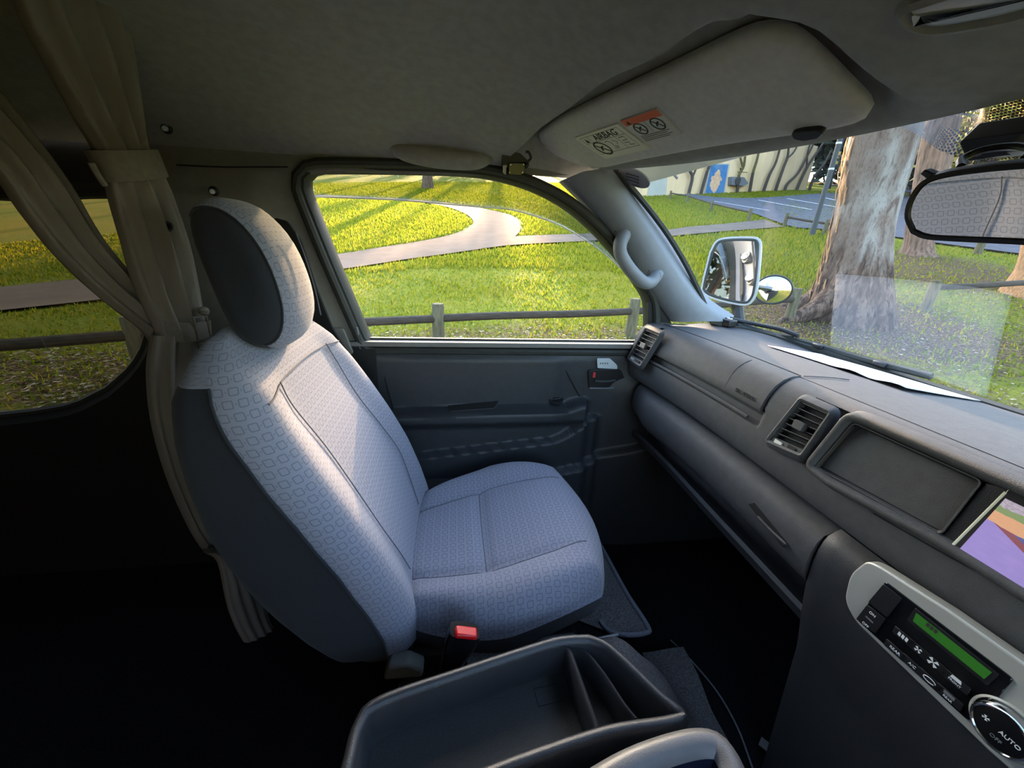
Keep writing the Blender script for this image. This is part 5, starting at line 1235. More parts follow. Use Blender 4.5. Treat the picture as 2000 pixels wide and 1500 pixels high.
# camera box on the glass
bxp = [(1888, 260), (2060, 235), (2080, 280), (1990, 287), (1905, 301)]
BF = Frame(onX(1960, 270, 0.52), (0.05, -1, 0), (-0.75, 0, 0.65)); 
if BF.n.x > 0: BF.n = -BF.n
dc = thing('windscreen_camera', 'flat black camera box stuck to the top of the windscreen', 'camera', BF.o)
plate(BF, rpoly([tuple(BF.px(*p)) for p in bxp], 0.004, 3), -0.012, 0.010, 'camera_body', 'black_plastic', dc, 0.003)
q = BF.px(1926, 282); mb = MB(); mb.lathe([(0.004, 0), (0.003, 0.002), (0, 0.002)], BF.at(q.x, q.y, 0.010), BF.n, 12); mb.build('camera_led', 'steel', dc)
# dotted ceramic band around the mirror foot, printed on the glass
fb = [(1738, 238), (1790, 262), (1850, 300), (1960, 320), (2080, 330)]; ft = [(1725, 228), (1800, 214), (1880, 205), (1980, 192), (2090, 182)]
A = [ws_hit(a, b, 0.004) for a, b in [(v.x, v.y) for v in catmull([(p[0], p[1], 0) for p in fb], 5)]]; B = [ws_hit(a, b, 0.004) for a, b in [(v.x, v.y) for v in catmull([(p[0], p[1], 0) for p in ft], 5)]]
mb = MB(); rows = [[p.lerp(q, s) for p, q in zip(A, B)] for s in (0, 0.25, 0.5, 0.75, 1)]
mb.grid(rows, uv=[[(p.y, math.hypot(p.x - 0.4, p.z - 1.6) * (1 if p.z < 1.6 else -1)) for p in r] for r in rows]); tag(mb.build('dotted_band', 'frit_dots', smooth=80), 'black dotted shade band printed at the top of the windscreen', 'shade band')
# round sticker on the glass
sc_ = [ws_hit(1238 + 30 * math.cos(a) * 1.0 + 6 * math.sin(a), 347 + 19 * math.sin(a) + 9 * math.cos(a), 0.003) for a in [2 * math.pi * k / 28 for k in range(28)]]
mb = MB(); mb.prism(sc_, (0.002, 0, 0.002)); stx = tag(mb.build('round_sticker', 'sticker_back'), 'round grey sticker on the windscreen by the pillar top', 'sticker')
for k in range(4):
    mb = MB(); mb.tube([ws_hit(1222 + a, 338 + 6 * k + a * 0.30, 0.0042) for a in (0, 12, 26)], 0.0008, 4); mb.build('print_line', 'dark_print', stx)

# ---- dome lamp on the roof
dlp = [(1768, 22), (1790, 12), (1900, -22), (2060, -60), (2100, -30), (2010, 20), (1890, 46), (1822, 54), (1785, 44)]
RN = Vector((-0.30, 0.02, -1)).normalized(); rp = Vector((0.362, -0.03, roof_z(0.362, -0.03) - 0.003))
DF = Frame(rp, (0.0, -1, 0), (-1, 0, 0.40)); 
if DF.n.z > 0: DF.n = -DF.n
dm = thing('dome_lamp', 'glossy oblong roof lamp with a clear lens near the windscreen', 'lamp', rp)
d2 = [DF.px(*p) for p in dlp]; d2 = resample([Vector((p.x, p.y)) for p in catmull([(p.x, p.y, 0) for p in d2] + [(d2[0].x, d2[0].y, 0)], 4)][:-1], 60)
mb = MB(); mb.grid([DF.poly(offset_loop(d2, 0.008), -0.012), DF.poly(offset_loop(d2, 0.006), 0.002), DF.poly(offset_loop(d2, 0.001), 0.004), DF.poly(offset_loop(d2, -0.002), -0.002)], cv=True); mb.build('lamp_bezel', 'headliner', dm, smooth=60)
mb = MB(); mb.grid([DF.poly(offset_loop(d2, -0.001), -0.002), DF.poly(offset_loop(d2, -0.006), 0.003), DF.poly(offset_loop(d2, -0.012), 0.006)], cv=True); mb.poly(DF.poly(offset_loop(d2, -0.012), 0.006)); mb.build('lamp_lens', 'lens', dm, smooth=60)

# ================================================================== CURTAINS
def strand(name, st, Ys, m, par, pleats, depth, amp=0.18, n=64, rep=4):
    L = catmull([onX(a[0], a[1], y) for (a, b), y in zip(st, Ys)], rep); R = catmull([onX(b[0], b[1], y) for (a, b), y in zip(st, Ys)], rep)
    rows = []
    for k, (l, r) in enumerate(zip(L, R)):
        c = (l + r) / 2; ex = (r - l) / 2; dn = Vector((1, -0.35, 0)).normalized(); row = []
        for j in range(n):
            a = 2 * math.pi * j / n
            w = 1 + amp * math.sin(pleats * a + 0.15 * k) * (0.4 + 0.6 * abs(math.sin(a))) + 0.06 * math.sin(3 * a + 0.3 * k)
            row.append(c + ex * (math.cos(a) * (0.94 + 0.06 * w)) + dn * (math.sin(a) * depth * w))
        rows.append(row)
    mb = MB(); mb.grid(rows, cv=True); mb.poly(rows[0]); mb.poly(rows[-1]); return mb.build(name, m, par, smooth=70), rows
c1 = thing('tied_curtain', 'taupe pleated curtain tied with a strap behind the passenger seat', 'curtain', onX(345, 700, -0.55))
s1_ = [((-10, -150), (190, -150)), ((20, -60), (225, -60)), ((40, 20), (238, 15)), ((98, 130), (255, 120)), ((150, 225), (270, 230)), ((188, 285), (272, 278)), ((200, 318), (288, 312)), ((212, 350), (305, 345))]
strand('upper_drape', s1_, [-0.48, -0.49, -0.49, -0.50, -0.51, -0.52, -0.52, -0.52], 'curtain', c1, 11, 0.030, 0.42)
s2s = [((208, 335), (300, 332)), ((220, 390), (328, 385)), ((242, 470), (362, 478)), ((268, 560), (382, 568)), ((305, 640), (393, 635)), ((310, 668), (398, 660))]
strand('middle_drape', s2s, [-0.52, -0.52, -0.53, -0.54, -0.55, -0.55], 'curtain', c1, 11, 0.030, 0.42)
s3s = [((300, 655), (400, 655)), ((290, 720), (392, 715)), ((300, 820), (372, 810)), ((330, 930), (385, 920)), ((372, 1030), (420, 1020)), ((400, 1075), (440, 1062))]
strand('lower_drape', s3s, [-0.55, -0.555, -0.56, -0.56, -0.56, -0.56], 'curtain', c1, 9, 0.024, 0.36)
s4s = [((400, 1080), (448, 1062)), ((428, 1100), (478, 1088)), ((445, 1180), (512, 1160)), ((462, 1225), (522, 1205)), ((478, 1255), (530, 1222))]
strand('curtain_hem', s4s, [-0.52, -0.52, -0.51, -0.50, -0.50], 'curtain', c1, 11, 0.02, 0.2)
# straps
def strap(pa, pb, Y, w, dep, nm):
    a, b = onX(*pa, Y), onX(*pb, Y); c = (a + b) / 2; ex = (b - a) / 2; dn = Vector((1, -0.35, 0)).normalized(); up = ex.cross(dn).normalized()
    if up.z < 0: up = -up
    rows = [[c + ex * (math.cos(t) * 1.04) + dn * (math.sin(t) * dep) + up * h for t in [2 * math.pi * k / 40 for k in range(40)]] for h in (-w, w)]
    mb = MB(); mb.grid(rows, cv=True); return mb.build(nm, 'strap', c1, solid=0.004, bevel=0.001)
strap((196, 325), (302, 318), -0.52, 0.021, 0.040, 'tie_strap')
strap((312, 648), (400, 640), -0.55, 0.019, 0.038, 'tie_strap')
bfk = onX(392, 640, -0.505); KF = Frame(bfk, (0.3, 0.9, -0.05), (0.0, 0.1, 1))
mb = MB(); mb.tube(KF.poly([(-0.014, -0.022), (0.014, -0.022), (0.014, 0.022), (-0.014, 0.022)], 0.004), 0.0022, 6, closed=True); mb.build('strap_buckle', 'strap', c1)
for k, (dx_, dz_) in enumerate(((0.004, -0.034), (-0.006, -0.038), (0.012, 0.032))):
    mb = MB(); mb.lathe([(0, -0.010), (0.008, -0.006), (0.010, 0), (0.008, 0.006), (0, 0.010)], KF.at(dx_, dz_, 0.002), (0, 0.2, 1), 12); mb.build('strap_knot', 'strap', c1)
eb = onX(326, 442, -0.494); mb = MB(); mb.lathe([(0.0085, 0), (0.0085, 0.003), (0.005, 0.003), (0.0045, 0.0)], eb, (1, -0.35, 0), 20); mb.build('eyelet', 'slot_black', c1)
mb = MB(); mb.tube(catmull([onX(a, b, -0.50) for a, b in [(178, 318), (190, 340), (205, 362)]], 4), 0.004, 8); mb.build('strap_end', 'strap', c1)
c2 = thing('drawn_curtain', 'taupe curtain swept diagonally across the rear side window', 'curtain', onX(300, 650, -0.58))
s5s = [((-330, 60), (-230, -60)), ((-160, 200), (-60, 110)), ((-20, 322), (55, 255)), ((45, 415), (128, 355)), ((120, 508), (190, 462)), ((208, 590), (252, 538)), ((285, 650), (312, 600)), ((310, 680), (340, 640))]
strand('drape', s5s, [-0.62, -0.62, -0.62, -0.61, -0.60, -0.59, -0.58, -0.57], 'curtain', c2, 9, 0.026, 0.42)

# ================================================================== OUTSIDE OF THE VAN
SMp = onY(1430, 532, 0.98); sm = thing('side_mirror', 'pale framed door mirror outside the windscreen pillar', 'mirror', SMp)
SF_ = Frame(SMp, (0.53, -0.85, 0.0), (0.05, 0.0, 1))
SF_ = Frame(SMp, Vector((0.60, -0.80, 0)), (0.04, 0.04, 1))
if SF_.n.x > 0: SF_.n = -SF_.n
m2 = [SF_.px(*p) for p in [(1385, 493), (1398, 470), (1420, 463), (1465, 462), (1482, 466), (1487, 485), (1480, 560), (1470, 588), (1450, 597), (1395, 585), (1372, 572), (1370, 555)]]
m2 = resample([Vector((p.x, p.y)) for p in catmull([(p.x, p.y, 0) for p in m2] + [(m2[0].x, m2[0].y, 0)], 4)][:-1], 70)
mb = MB(); mb.grid([SF_.poly(offset_loop(m2, -0.05), -0.07), SF_.poly(offset_loop(m2, -0.01), -0.04), SF_.poly(offset_loop(m2, 0.001), -0.008), SF_.poly(m2, 0.0), SF_.poly(offset_loop(m2, -0.006), 0.0), SF_.poly(offset_loop(m2, -0.009), -0.004)], cv=True); mb.poly(SF_.poly(offset_loop(m2, -0.05), -0.07)); mb.build('mirror_housing', 'body_paint', sm, smooth=50)
mb = MB(); gi = offset_loop(m2, -0.012); mb.poly(SF_.poly(gi, -0.003)); mb.build('mirror_face', 'mirror_glass', sm, smooth=0)
mb = MB(); mb.tube(SF_.poly(offset_loop(m2, -0.0105), -0.001), 0.004, 6, closed=True); mb.build('mirror_gasket', 'rubber', sm)
mb = MB(); mb.tube(catmull([SF_.at(*SF_.px(1432, 588), -0.03), SF_.at(*SF_.px(1436, 612), -0.03), SF_.at(*SF_.px(1430, 650), -0.03) + Vector((-0.02, -0.03, 0)), Vector((0.80, 0.86, 1.12)), Vector((0.78, 0.80, 1.08))], 5), [0.020] * 21, 10); mb.build('mirror_arm', 'black_plastic', sm)
RM = onY(1510, 566, 1.06); rd = thing('convex_mirror', 'small round convex mirror behind the square door mirror', 'mirror', RM)
rn = (Vector(CAM) - RM).normalized() + Vector((0.0, -0.25, -0.35)); rn.normalize()
RF = Frame(RM, rn.cross(Vector((0, 0, 1))) * -1, (0, 0, 1)); 
RF.ey = RF.ey; RFn = RF.n if RF.n.dot(rn) > 0 else -RF.n
R0 = 0.062
def dome(r0, h, z0): return [RM + RFn * z0 + (RF.ex * math.cos(a) + RF.ey * math.sin(a) * 0.85) * r0 + RFn * h for a in [2 * math.pi * k / 40 for k in range(40)]]
mb = MB(); mb.grid([dome(R0 * k, 0.022 * (1 - k * k), 0) for k in (1.0, 0.9, 0.75, 0.6, 0.45, 0.3, 0.15, 0.02)], cv=True); mb.build('mirror_face', 'mirror_glass', rd, smooth=80)
mb = MB(); mb.tube(dome(R0 * 1.02, 0, 0), 0.0035, 8, closed=True); mb.build('mirror_rim', 'black_plastic', rd)
mb = MB(); mb.grid([dome(R0 * k, -0.03 * (1 - k), -0.004) for k in (1.02, 0.7, 0.3, 0.05)], cv=True); mb.build('mirror_back', 'body_paint', rd, smooth=80)
mb = MB(); mb.tube([RM - RFn * 0.02, SF_.at(*SF_.px(1470, 560), -0.03)], 0.008, 8); mb.build('mirror_bracket', 'black_plastic', rd)
# wipers
def wiper(pts, blade, lab_):
    P = [ws_hit(a, b, -0.022) for a, b in pts]; w = thing('windscreen_wiper', lab_, 'wiper', P[0], 'wipers at the foot of the windscreen')
    mb = MB(); mb.tube(catmull(P, 5), 0.006, 8); mb.build('wiper_arm', 'black_plastic', w)
    B_ = [ws_hit(a, b, -0.014) for a, b in blade]; mb = MB(); mb.tube(catmull(B_, 5), 0.005, 6, flat=1.6); mb.build('wiper_blade', 'rubber', w)
    for k in (0.3, 0.7):
        p = catmull(B_, 5)[int(k * (len(B_) - 1) * 5)]; mb = MB(); mb.box(p, (0.02, 0.03, 0.012)); mb.build('blade_clip', 'black_plastic', w, bevel=0.003)
wiper([(1560, 656), (1520, 642), (1470, 632), (1425, 622)], [(1552, 660), (1500, 652), (1440, 634), (1415, 624)], 'black wiper parked near the passenger pillar')
wiper([(1640, 690), (1560, 668), (1500, 650), (1455, 636)], [(1820, 735), (1700, 705), (1600, 676), (1520, 657)], 'black wiper lying along the foot of the windscreen')
# white outer door skin and bonnet seen through mirrors
mb = MB(); mb.grid([[(x, 0.845 if z > 0.5 else 0.82, z) for x in (-0.7, 0, 0.85, 1.05)] for z in (0.25, 0.5, 0.9, 1.13)]); mb.grid([[(x, 0.845 if z > 0.5 else 0.82, z) for x in (-2.7, -1.5, -0.7)] for z in (0.25, 0.5, 0.9)])
struct(mb.build('trim_7', 'body_paint', smooth=40), 'white painted outer side of the van', 'trim')

# ================================================================== THE PARK
def isl(name, cols, rough=0.9, trans=0.0):
    m = bpy.data.materials.new(name); m.use_nodes = True; t = m.node_tree; b = t.nodes['Principled BSDF']
    g = node(t, 'ShaderNodeNewGeometry'); r = node(t, 'ShaderNodeValToRGB'); r.color_ramp.interpolation = 'LINEAR'
    while len(r.color_ramp.elements) < len(cols): r.color_ramp.elements.new(0.5)
    for i, c in enumerate(cols): r.color_ramp.elements[i].position = i / (len(cols) - 1); r.color_ramp.elements[i].color = lin(c) + (1,)
    t.links.new(g.outputs['Random Per Island'], r.inputs[0]); t.links.new(r.outputs[0], b.inputs['Base Color'])
    if trans:
        tl = node(t, 'ShaderNodeBsdfTranslucent'); mx = node(t, 'ShaderNodeMixShader'); mx.inputs[0].default_value = trans
        t.links.new(r.outputs[0], tl.inputs[0]); o_ = t.nodes['Material Output']; t.links.new(b.outputs[0], mx.inputs[1]); t.links.new(tl.outputs[0], mx.inputs[2]); t.links.new(mx.outputs[0], o_.inputs[0])
    b.inputs['Roughness'].default_value = rough; b.inputs['Specular IOR Level'].default_value = 0.15; MATS[name] = m
isl('blades', [(76, 95, 20), (106, 121, 29), (130, 134, 35), (142, 131, 50)], trans=0.5)
isl('litter', [(54, 40, 30), (90, 70, 50), (122, 102, 80), (186, 176, 160)])

A_ = Vector((-0.2, 4.67, 0)); 
FENCE = [(-5.6, 2.55), (-3.0, 3.75), (-0.2, 4.67), (2.62, 5.10), (5.75, 5.65)]
FENCE2 = [(8.9, 5.95), (12.2, 6.1), (15.2, 6.3)]
TREES = [(7.0, 5.6)]
def seg_d(p, a, b):
    a, b, p = Vector(a), Vector(b), Vector(p); e = b - a; t = max(0, min(1, (p - a).dot(e) / e.dot(e))); return (p - a - e * t).length
def litter_at(x, y):
    l = 0.0
    for k in range(len(FENCE) - 1): l = max(l, 0.60 * sstep(1.3, 0.2, seg_d((x, y), FENCE[k], FENCE[k + 1]) - (0.4 if x < 1.5 else 0)))
    if y < 5.2 + 0.1 * x: l = max(l, 0.46 + 0.12 * math.sin(x * 2.1) * math.sin(y * 1.7))
    d = math.hypot(x - 7.0, y - 5.6); l = max(l, 0.85 * sstep(4.2, 1.0, d))
    d = math.hypot(x - 12.5, y - 9.0); l = max(l, 0.75 * sstep(4.5, 1.5, d))
    if x > 7 and y > 5: l = max(l, 0.45 * sstep(12, 6, abs(x - 10) + abs(y - 8)))
    return l
rs = [0.0, 0.8] + [1.2 * 1.045 ** k for k in range(1, 112)]
NA = 300; mb = MB(); rows = []; lit = []
for r in rs:
    row = []
    for j in range(NA):
        a = 2 * math.pi * j / NA; x, y = r * math.cos(a), r * math.sin(a); row.append((x, y, gz(x, y) + (0.03 * noise.noise(Vector((x * 0.8, y * 0.8, 0))) if r > 3 else 0))); lit.append(litter_at(x, y) if r < 30 else 0)
    rows.append(row)
mb.grid(rows, cv=True); gr = mb.build('ground', 'grass_ground', smooth=180)
at = gr.data.attributes.new('litter', 'FLOAT', 'POINT'); at.data.foreach_set('value', lit)
struct(gr, 'rising park lawn of short green grass', 'ground')

def ribbon(name, m, left, right, label, cat, lift=0.03, nacross=8, rep=5):
    L = catmull([(a, b, 0) for a, b in left], rep); R = catmull([(a, b, 0) for a, b in right], rep); rows = []
    for l, r in zip(L, R):
        a, b = onG(l.x, l.y), onG(r.x, r.y); row = []
        for k in range(nacross + 1):
            p = a.lerp(b, k / nacross); row.append((p.x, p.y, gz(p.x, p.y) + lift + 0.015))
        rows.append(row)
    mb = MB(); mb.grid(rows); return struct(mb.build(name, m, smooth=180), label, cat)
ribbon('path_main', 'path', [(-120, 575), (0, 565), (173, 547), (275, 540), (450, 520), (652, 500), (730, 488), (830, 472), (890, 458), (918, 444), (924, 434), (910, 420), (870, 405), (806, 395), (700, 388), (560, 384)],
       [(-120, 625), (0, 612), (213, 588), (330, 572), (470, 553), (666, 529), (790, 510), (890, 496), (974, 482), (1008, 462), (1017, 446), (1010, 430), (985, 418), (900, 401), (800, 391), (640, 382)], 'pale footpath curving across the lawn', 'path', rep=8)
ribbon('path_branch', 'path', [(960, 470), (1016, 464), (1118, 460), (1190, 457), (1287, 453), (1342, 446), (1420, 439), (1492, 431)],
       [(940, 489), (1010, 481), (1142, 474), (1220, 470), (1297, 465), (1405, 455), (1470, 450), (1530, 445)], 'straight side path leading to the car park', 'path', lift=0.04)
ribbon('car_park', 'asphalt', [(1335, 378), (1400, 387), (1480, 388), (1580, 381), (1650, 378), (1760, 384), (1900, 400), (2150, 430)],
       [(1338, 384), (1400, 402), (1465, 417), (1545, 445), (1600, 450), (1720, 462), (1860, 482), (2150, 520)], 'dark asphalt car park beyond the fence', 'car park', lift=0.05, nacross=10)
ribbon('park_road', 'asphalt', [(1560, 330), (1620, 336), (1680, 340), (1800, 350)], [(1555, 352), (1610, 362), (1680, 368), (1800, 380)], 'distant road behind the building', 'road', lift=0.05)
lot = bpy.data.objects['car_park']
for a, b in (((1392, 395), (1502, 414)), ((1480, 393), (1584, 412)), ((1537, 390), (1640, 408)), ((1607, 388), (1680, 403)), ((1900, 430), (2000, 455))):
    P, Q = onG(*a), onG(*b); d = (Q - P); n = Vector((-d.y, d.x, 0)).normalized() * 0.09; mb = MB()
    mb.grid([[Vector((p.x, p.y, gz(p.x, p.y) + 0.075)) + n * s for s in (-1, 1)] for p in [P.lerp(Q, k / 10) for k in range(11)]]); mb.build('bay_line', 'line_white', lot)

# ---- grass blades and leaf litter
rng = np.random.default_rng(3)
def blades(n, r0, r1, a0, a1, h0, h1, name, matn, label, cat, flat=False, keep=None):
    r = np.sqrt(rng.uniform(r0 ** 1.2, r1 ** 1.2, n) ** (2 / 1.2)); a = np.radians(rng.uniform(a0, a1, n)); x, y = r * np.cos(a), r * np.sin(a)
    V = []; Fc = []
    for i in range(n):
        if keep and not keep(x[i], y[i]): continue
        z = gz(x[i], y[i]) + 0.005; th = rng.uniform(0, 2 * math.pi); c, s = math.cos(th), math.sin(th); h = rng.uniform(h0, h1); b = len(V)
        if flat:
            t = rng.uniform(-0.5, 0.5); w = h * 0.45
            V += [(x[i] - c * h, y[i] - s * h, z + 0.01), (x[i] + s * w, y[i] - c * w, z + 0.012 + abs(t) * h * 0.6), (x[i] + c * h, y[i] + s * h, z + 0.01), (x[i] - s * w, y[i] + c * w, z + 0.012)]; Fc.append((b, b + 1, b + 2, b + 3))
        else:
            w = 0.006 + 0.0009 * r[i]; l = rng.uniform(0.1, 0.7) * h; t2 = rng.uniform(0, 6.28)
            V += [(x[i] - c * w, y[i] - s * w, z - 0.01), (x[i] + c * w, y[i] + s * w, z - 0.01), (x[i] + l * math.cos(t2), y[i] + l * math.sin(t2), z + h)]; Fc.append((b, b + 1, b + 2))
    m = MB(); m.v = V; m.f = Fc; o = m.build(name, matn, smooth=0); o['kind'] = 'stuff'; o['label'] = label; o['category'] = cat; return o
def on_path(x, y):
    return False
PATHQ = []
for nm in ('path_main', 'path_branch', 'car_park'):
    me = bpy.data.objects[nm].data
    for p in me.polygons: PATHQ.append((p.center.x, p.center.y))
PATHQ = np.array(PATHQ); GRIDP = set()
for nm in ('path_main', 'path_branch', 'car_park'):
    me = bpy.data.objects[nm].data
    for p in me.polygons:
        vs_ = [me.vertices[i].co for i in p.vertices]
        for s in (0, .2, .4, .6, .8, 1):
            for t in (0, .2, .4, .6, .8, 1):
                q = vs_[0].lerp(vs_[1], s).lerp(vs_[3].lerp(vs_[2], s), t); GRIDP.add((int(math.floor(q.x * 5)), int(math.floor(q.y * 5))))
def off_path(x, y): return (int(math.floor(x * 5)), int(math.floor(y * 5))) not in GRIDP
blades(90000, 3.0, 20, 25, 140, 0.03, 0.075, 'grass_blades', 'blades', 'short grass blades of the lawn around the fence', 'grass', keep=lambda x, y: off_path(x, y) and rng.random() > litter_at(x, y) * 0.9)
blades(170000, 10, 46, 40, 118, 0.06, 0.14, 'grass_tufts', 'blades', 'sunlit grass tufts of the lawn up the hill', 'grass', keep=off_path)
blades(42000, 2.6, 14, 22, 142, 0.012, 0.034, 'leaf_litter', 'litter', 'dry brown leaf litter scattered under the fence and trees', 'leaf litter', flat=True, keep=lambda x, y: off_path(x, y) and rng.random() < litter_at(x, y) + 0.05)

blades(16000, 3.4, 6.4, 48, 138, 0.014, 0.036, 'leaf_litter', 'litter', 'pale dry leaf litter thick along the foot of the log fence', 'leaf litter', flat=True, keep=lambda x, y: off_path(x, y) and rng.random() < 0.75 * sstep(5.6, 4.4, y - 0.1 * x))

# ---- log fences
def post(x, y, h, r, par, m='post_wood'):
    z = gz(x, y); mb = MB(); mb.lathe([(r * 1.02, -0.05), (r, h * 0.5), (r * 0.97, h - 0.02), (r * 0.86, h), (0, h + 0.006)], (x, y, z), (0, 0, 1), 14); return mb.build('post', m, par)
def rail(a, b, h, r, par, m='rail_wood'):
    P = []
    for k in range(9):
        s = k / 8; x, y = a[0] + (b[0] - a[0]) * s, a[1] + (b[1] - a[1]) * s
        za, zb_ = gz(*a), gz(*b); P.append((x, y, za + (zb_ - za) * s + h + 0.006 * math.sin(7 * s + a[0])))
    mb = MB(); mb.tube(P, r, 10); return mb.build('rail', m, par)
fn = thing('log_fence', 'low log rail fence on the lawn beside the van', 'fence', (FENCE[2][0], FENCE[2][1], gz(*FENCE[2])))
for p in FENCE[1:]: post(p[0], p[1], 0.56, 0.078, fn)
for k in range(len(FENCE) - 1): rail(FENCE[k], FENCE[k + 1], 0.375, 0.052, fn)
fn2 = thing('log_fence', 'low log rail fence to the right of the big gum tree', 'fence', (FENCE2[0][0], FENCE2[0][1], gz(*FENCE2[0])))
for p in FENCE2: post(p[0], p[1], 0.55, 0.085, fn2)
for k in range(len(FENCE2) - 1): rail(FENCE2[k], FENCE2[k + 1], 0.42, 0.055, fn2)
def fence_px(name, bases, label, h=0.55, r=0.075):
    P = [onG(*b) for b in bases]; t = thing(name, label, 'fence', P[0])
    for p in P: post(p.x, p.y, h, r, t)
    for k in range(len(P) - 1): rail((P[k].x, P[k].y), (P[k + 1].x, P[k + 1].y), h * 0.72, 0.045, t)
fence_px('car_park_fence', [(1308, 390), (1342, 396), (1388, 413), (1461, 433)], 'small log fence along the near edge of the car park by the building')
fence_px('car_park_fence', [(1531, 444), (1609, 459), (1700, 470)], 'small log fence beside the lamp post at the car park')
p = onG(1908, 497); t = thing('car_park_fence', 'single short log post under the rear view mirror', 'fence', p); post(p.x, p.y, 0.6, 0.10, t)

# ---- pathside posts far up the lawn
for i, a in enumerate((604, 658, 700, 745, 778)):
    p = onG(a, 346); mb = MB(); mb.lathe([(0.05, -0.1), (0.05, 0.9), (0.03, 0.95), (0, 0.95)], p, (0, 0, 1), 8)
    tag(mb.build('marker_post', 'line_white'), 'tiny white marker post on the top edge of the lawn', 'post', 'white marker posts on the hill')

# ---- building with panel, door and wall box
bA, bB = onG(1262, 384), onG(1574, 371); zB = min(bA.z, bB.z) - 0.6
dB = Vector((bB.x - bA.x, bB.y - bA.y, 0)); LB = dB.length; dB.normalize(); nB = Vector((dB.y, -dB.x, 0))
if nB.dot(Vector((CAM[0] - bA.x, CAM[1] - bA.y, 0))) < 0: nB = -nB
BFr = Frame((bA.x, bA.y, 0), dB, (0, 0, 1))
if BFr.n.dot(nB) < 0: BFr.n = -BFr.n
bld = thing('park_building', 'cream rendered building with a mural panel beyond the car park', 'building', bA)
mb = MB(); hB = 5.6; P0 = [BFr.at(0, zB), BFr.at(LB, zB), BFr.at(LB, zB + hB + 0.6), BFr.at(0, zB + hB + 0.6)]; mb.prism(P0, BFr.n * -7.0); mb.build('wall', 'bwall', bld)
mb = MB(); mb.prism([BFr.at(-2.6, zB, -2.5), BFr.at(0, zB, -2.5), BFr.at(0, zB + 3.6, -2.5), BFr.at(-2.6, zB + 3.6, -2.5)], BFr.n * -4); mb.build('side_wing', 'bwhite', bld)
def bpx(pts): return [tuple(BFr.px(*p)) for p in pts]
def bpl(pts, h0, h1, n, m, par=None): return plate(BFr, bpx(pts), h0, h1, n, m, par or bld)
bpl([(1272, 312), (1306, 300), (1300, 380), (1264, 383)], 0.0, 0.05, 'panel_door', 'bwhite')
bpl([(1282, 342), (1303, 341), (1303, 342.4), (1282, 343.4)], 0.05, 0.09, 'door_bar', 'bdark')
bpl([(1295, 318), (1298, 316), (1324, 348), (1321, 350)], 0.0, 0.06, 'brace_bar', 'bgrey')
mp = bpx([(1386, 319), (1424, 320), (1413, 381), (1374, 379)])
fmw = plate(BFr, mp, 0.0, 0.06, 'mural_frame', 'bwhite', bld)
mb = MB(); mq = bpx([(1388, 321), (1421, 322), (1411, 379), (1376, 377)]); mb.poly(BFr.poly([mq[3], mq[2], mq[1], mq[0]], 0.075), uv=[(0, 0), (1, 0), (1, 1), (0, 1)]); mb.build('mural_panel', 'wall_picture', fmw, smooth=0)
wbx = bpl([(1422, 346), (1446, 347), (1454, 359), (1446, 364), (1421, 362)], 0.0, 0.35, 'wall_box', 'bgrey')
mb = MB(); c_ = BFr.px(1433, 354); mb.lathe([(0.32, 0), (0.32, 0.05), (0.26, 0.06)], BFr.at(c_.x, c_.y, 0.35), BFr.n, 16); mb.build('box_fan', 'bdark', wbx)
for a, b in ((1361, 327), (1447, 330)): bpl([(a - 2, b - 2), (a + 2, b - 2), (a + 2, b + 2), (a - 2, b + 2)], 0, 0.1, 'wall_light', 'bdark')
bpl([(1440, 335), (1460, 336), (1460, 337), (1440, 336)], 0, 0.05, 'wall_pipe', 'bgrey')
# slender bare trees in front of the wall
Z8 = lambda pts: [(1180 + a / 4, 220 + b / 4) for a, b in pts]
SL = [([(632, 634), (660, 510), (640, 460), (620, 400), (625, 320), (630, 220)], [(660, 510), (690, 430), (690, 340), (715, 300), (720, 200)]),
      ([(725, 640), (770, 480), (790, 420), (795, 310), (800, 200)], [(780, 440), (820, 390), (845, 310), (860, 200)]),
      ([(1010, 635), (1020, 500), (1060, 420), (1075, 270), (1085, 150)], [(1050, 425), (1030, 340), (1040, 260), (1050, 150)]),
      ([(1105, 628), (1130, 480), (1160, 380), (1190, 240), (1210, 120)], None),
      ([(1210, 625), (1260, 490), (1310, 390), (1360, 210), (1390, 90)], None),
      ([(1305, 615), (1370, 430), (1400, 350), (1415, 200), (1430, 80)], [(1400, 360), (1450, 310), (1500, 210), (1530, 100)]),
      ([(1375, 622), (1400, 560), (1480, 480), (1540, 370), (1600, 250), (1640, 110)], None),
      ([(1470, 612), (1500, 540), (1560, 420), (1640, 300), (1690, 220), (1720, 110)], [(1550, 430), (1560, 300), (1610, 160), (1640, 60)]),
      ([(1570, 604), (1610, 500), (1690, 400), (1740, 300)], None)]
SLL = ['slender forked bare tree nearest the white door', 'slender forked bare tree left of the mural panel', 'slender forked bare tree in front of the wall box', 'slender single bare tree just right of the wall box', 'slender leaning bare tree in the middle of the cream wall', 'slender forked bare tree with a wide right branch on the wall', 'slender bent bare tree crossing its neighbour near the wall end', 'slender forked bare tree leaning out at the wall end', 'slender bare tree leaning past the corner of the building']
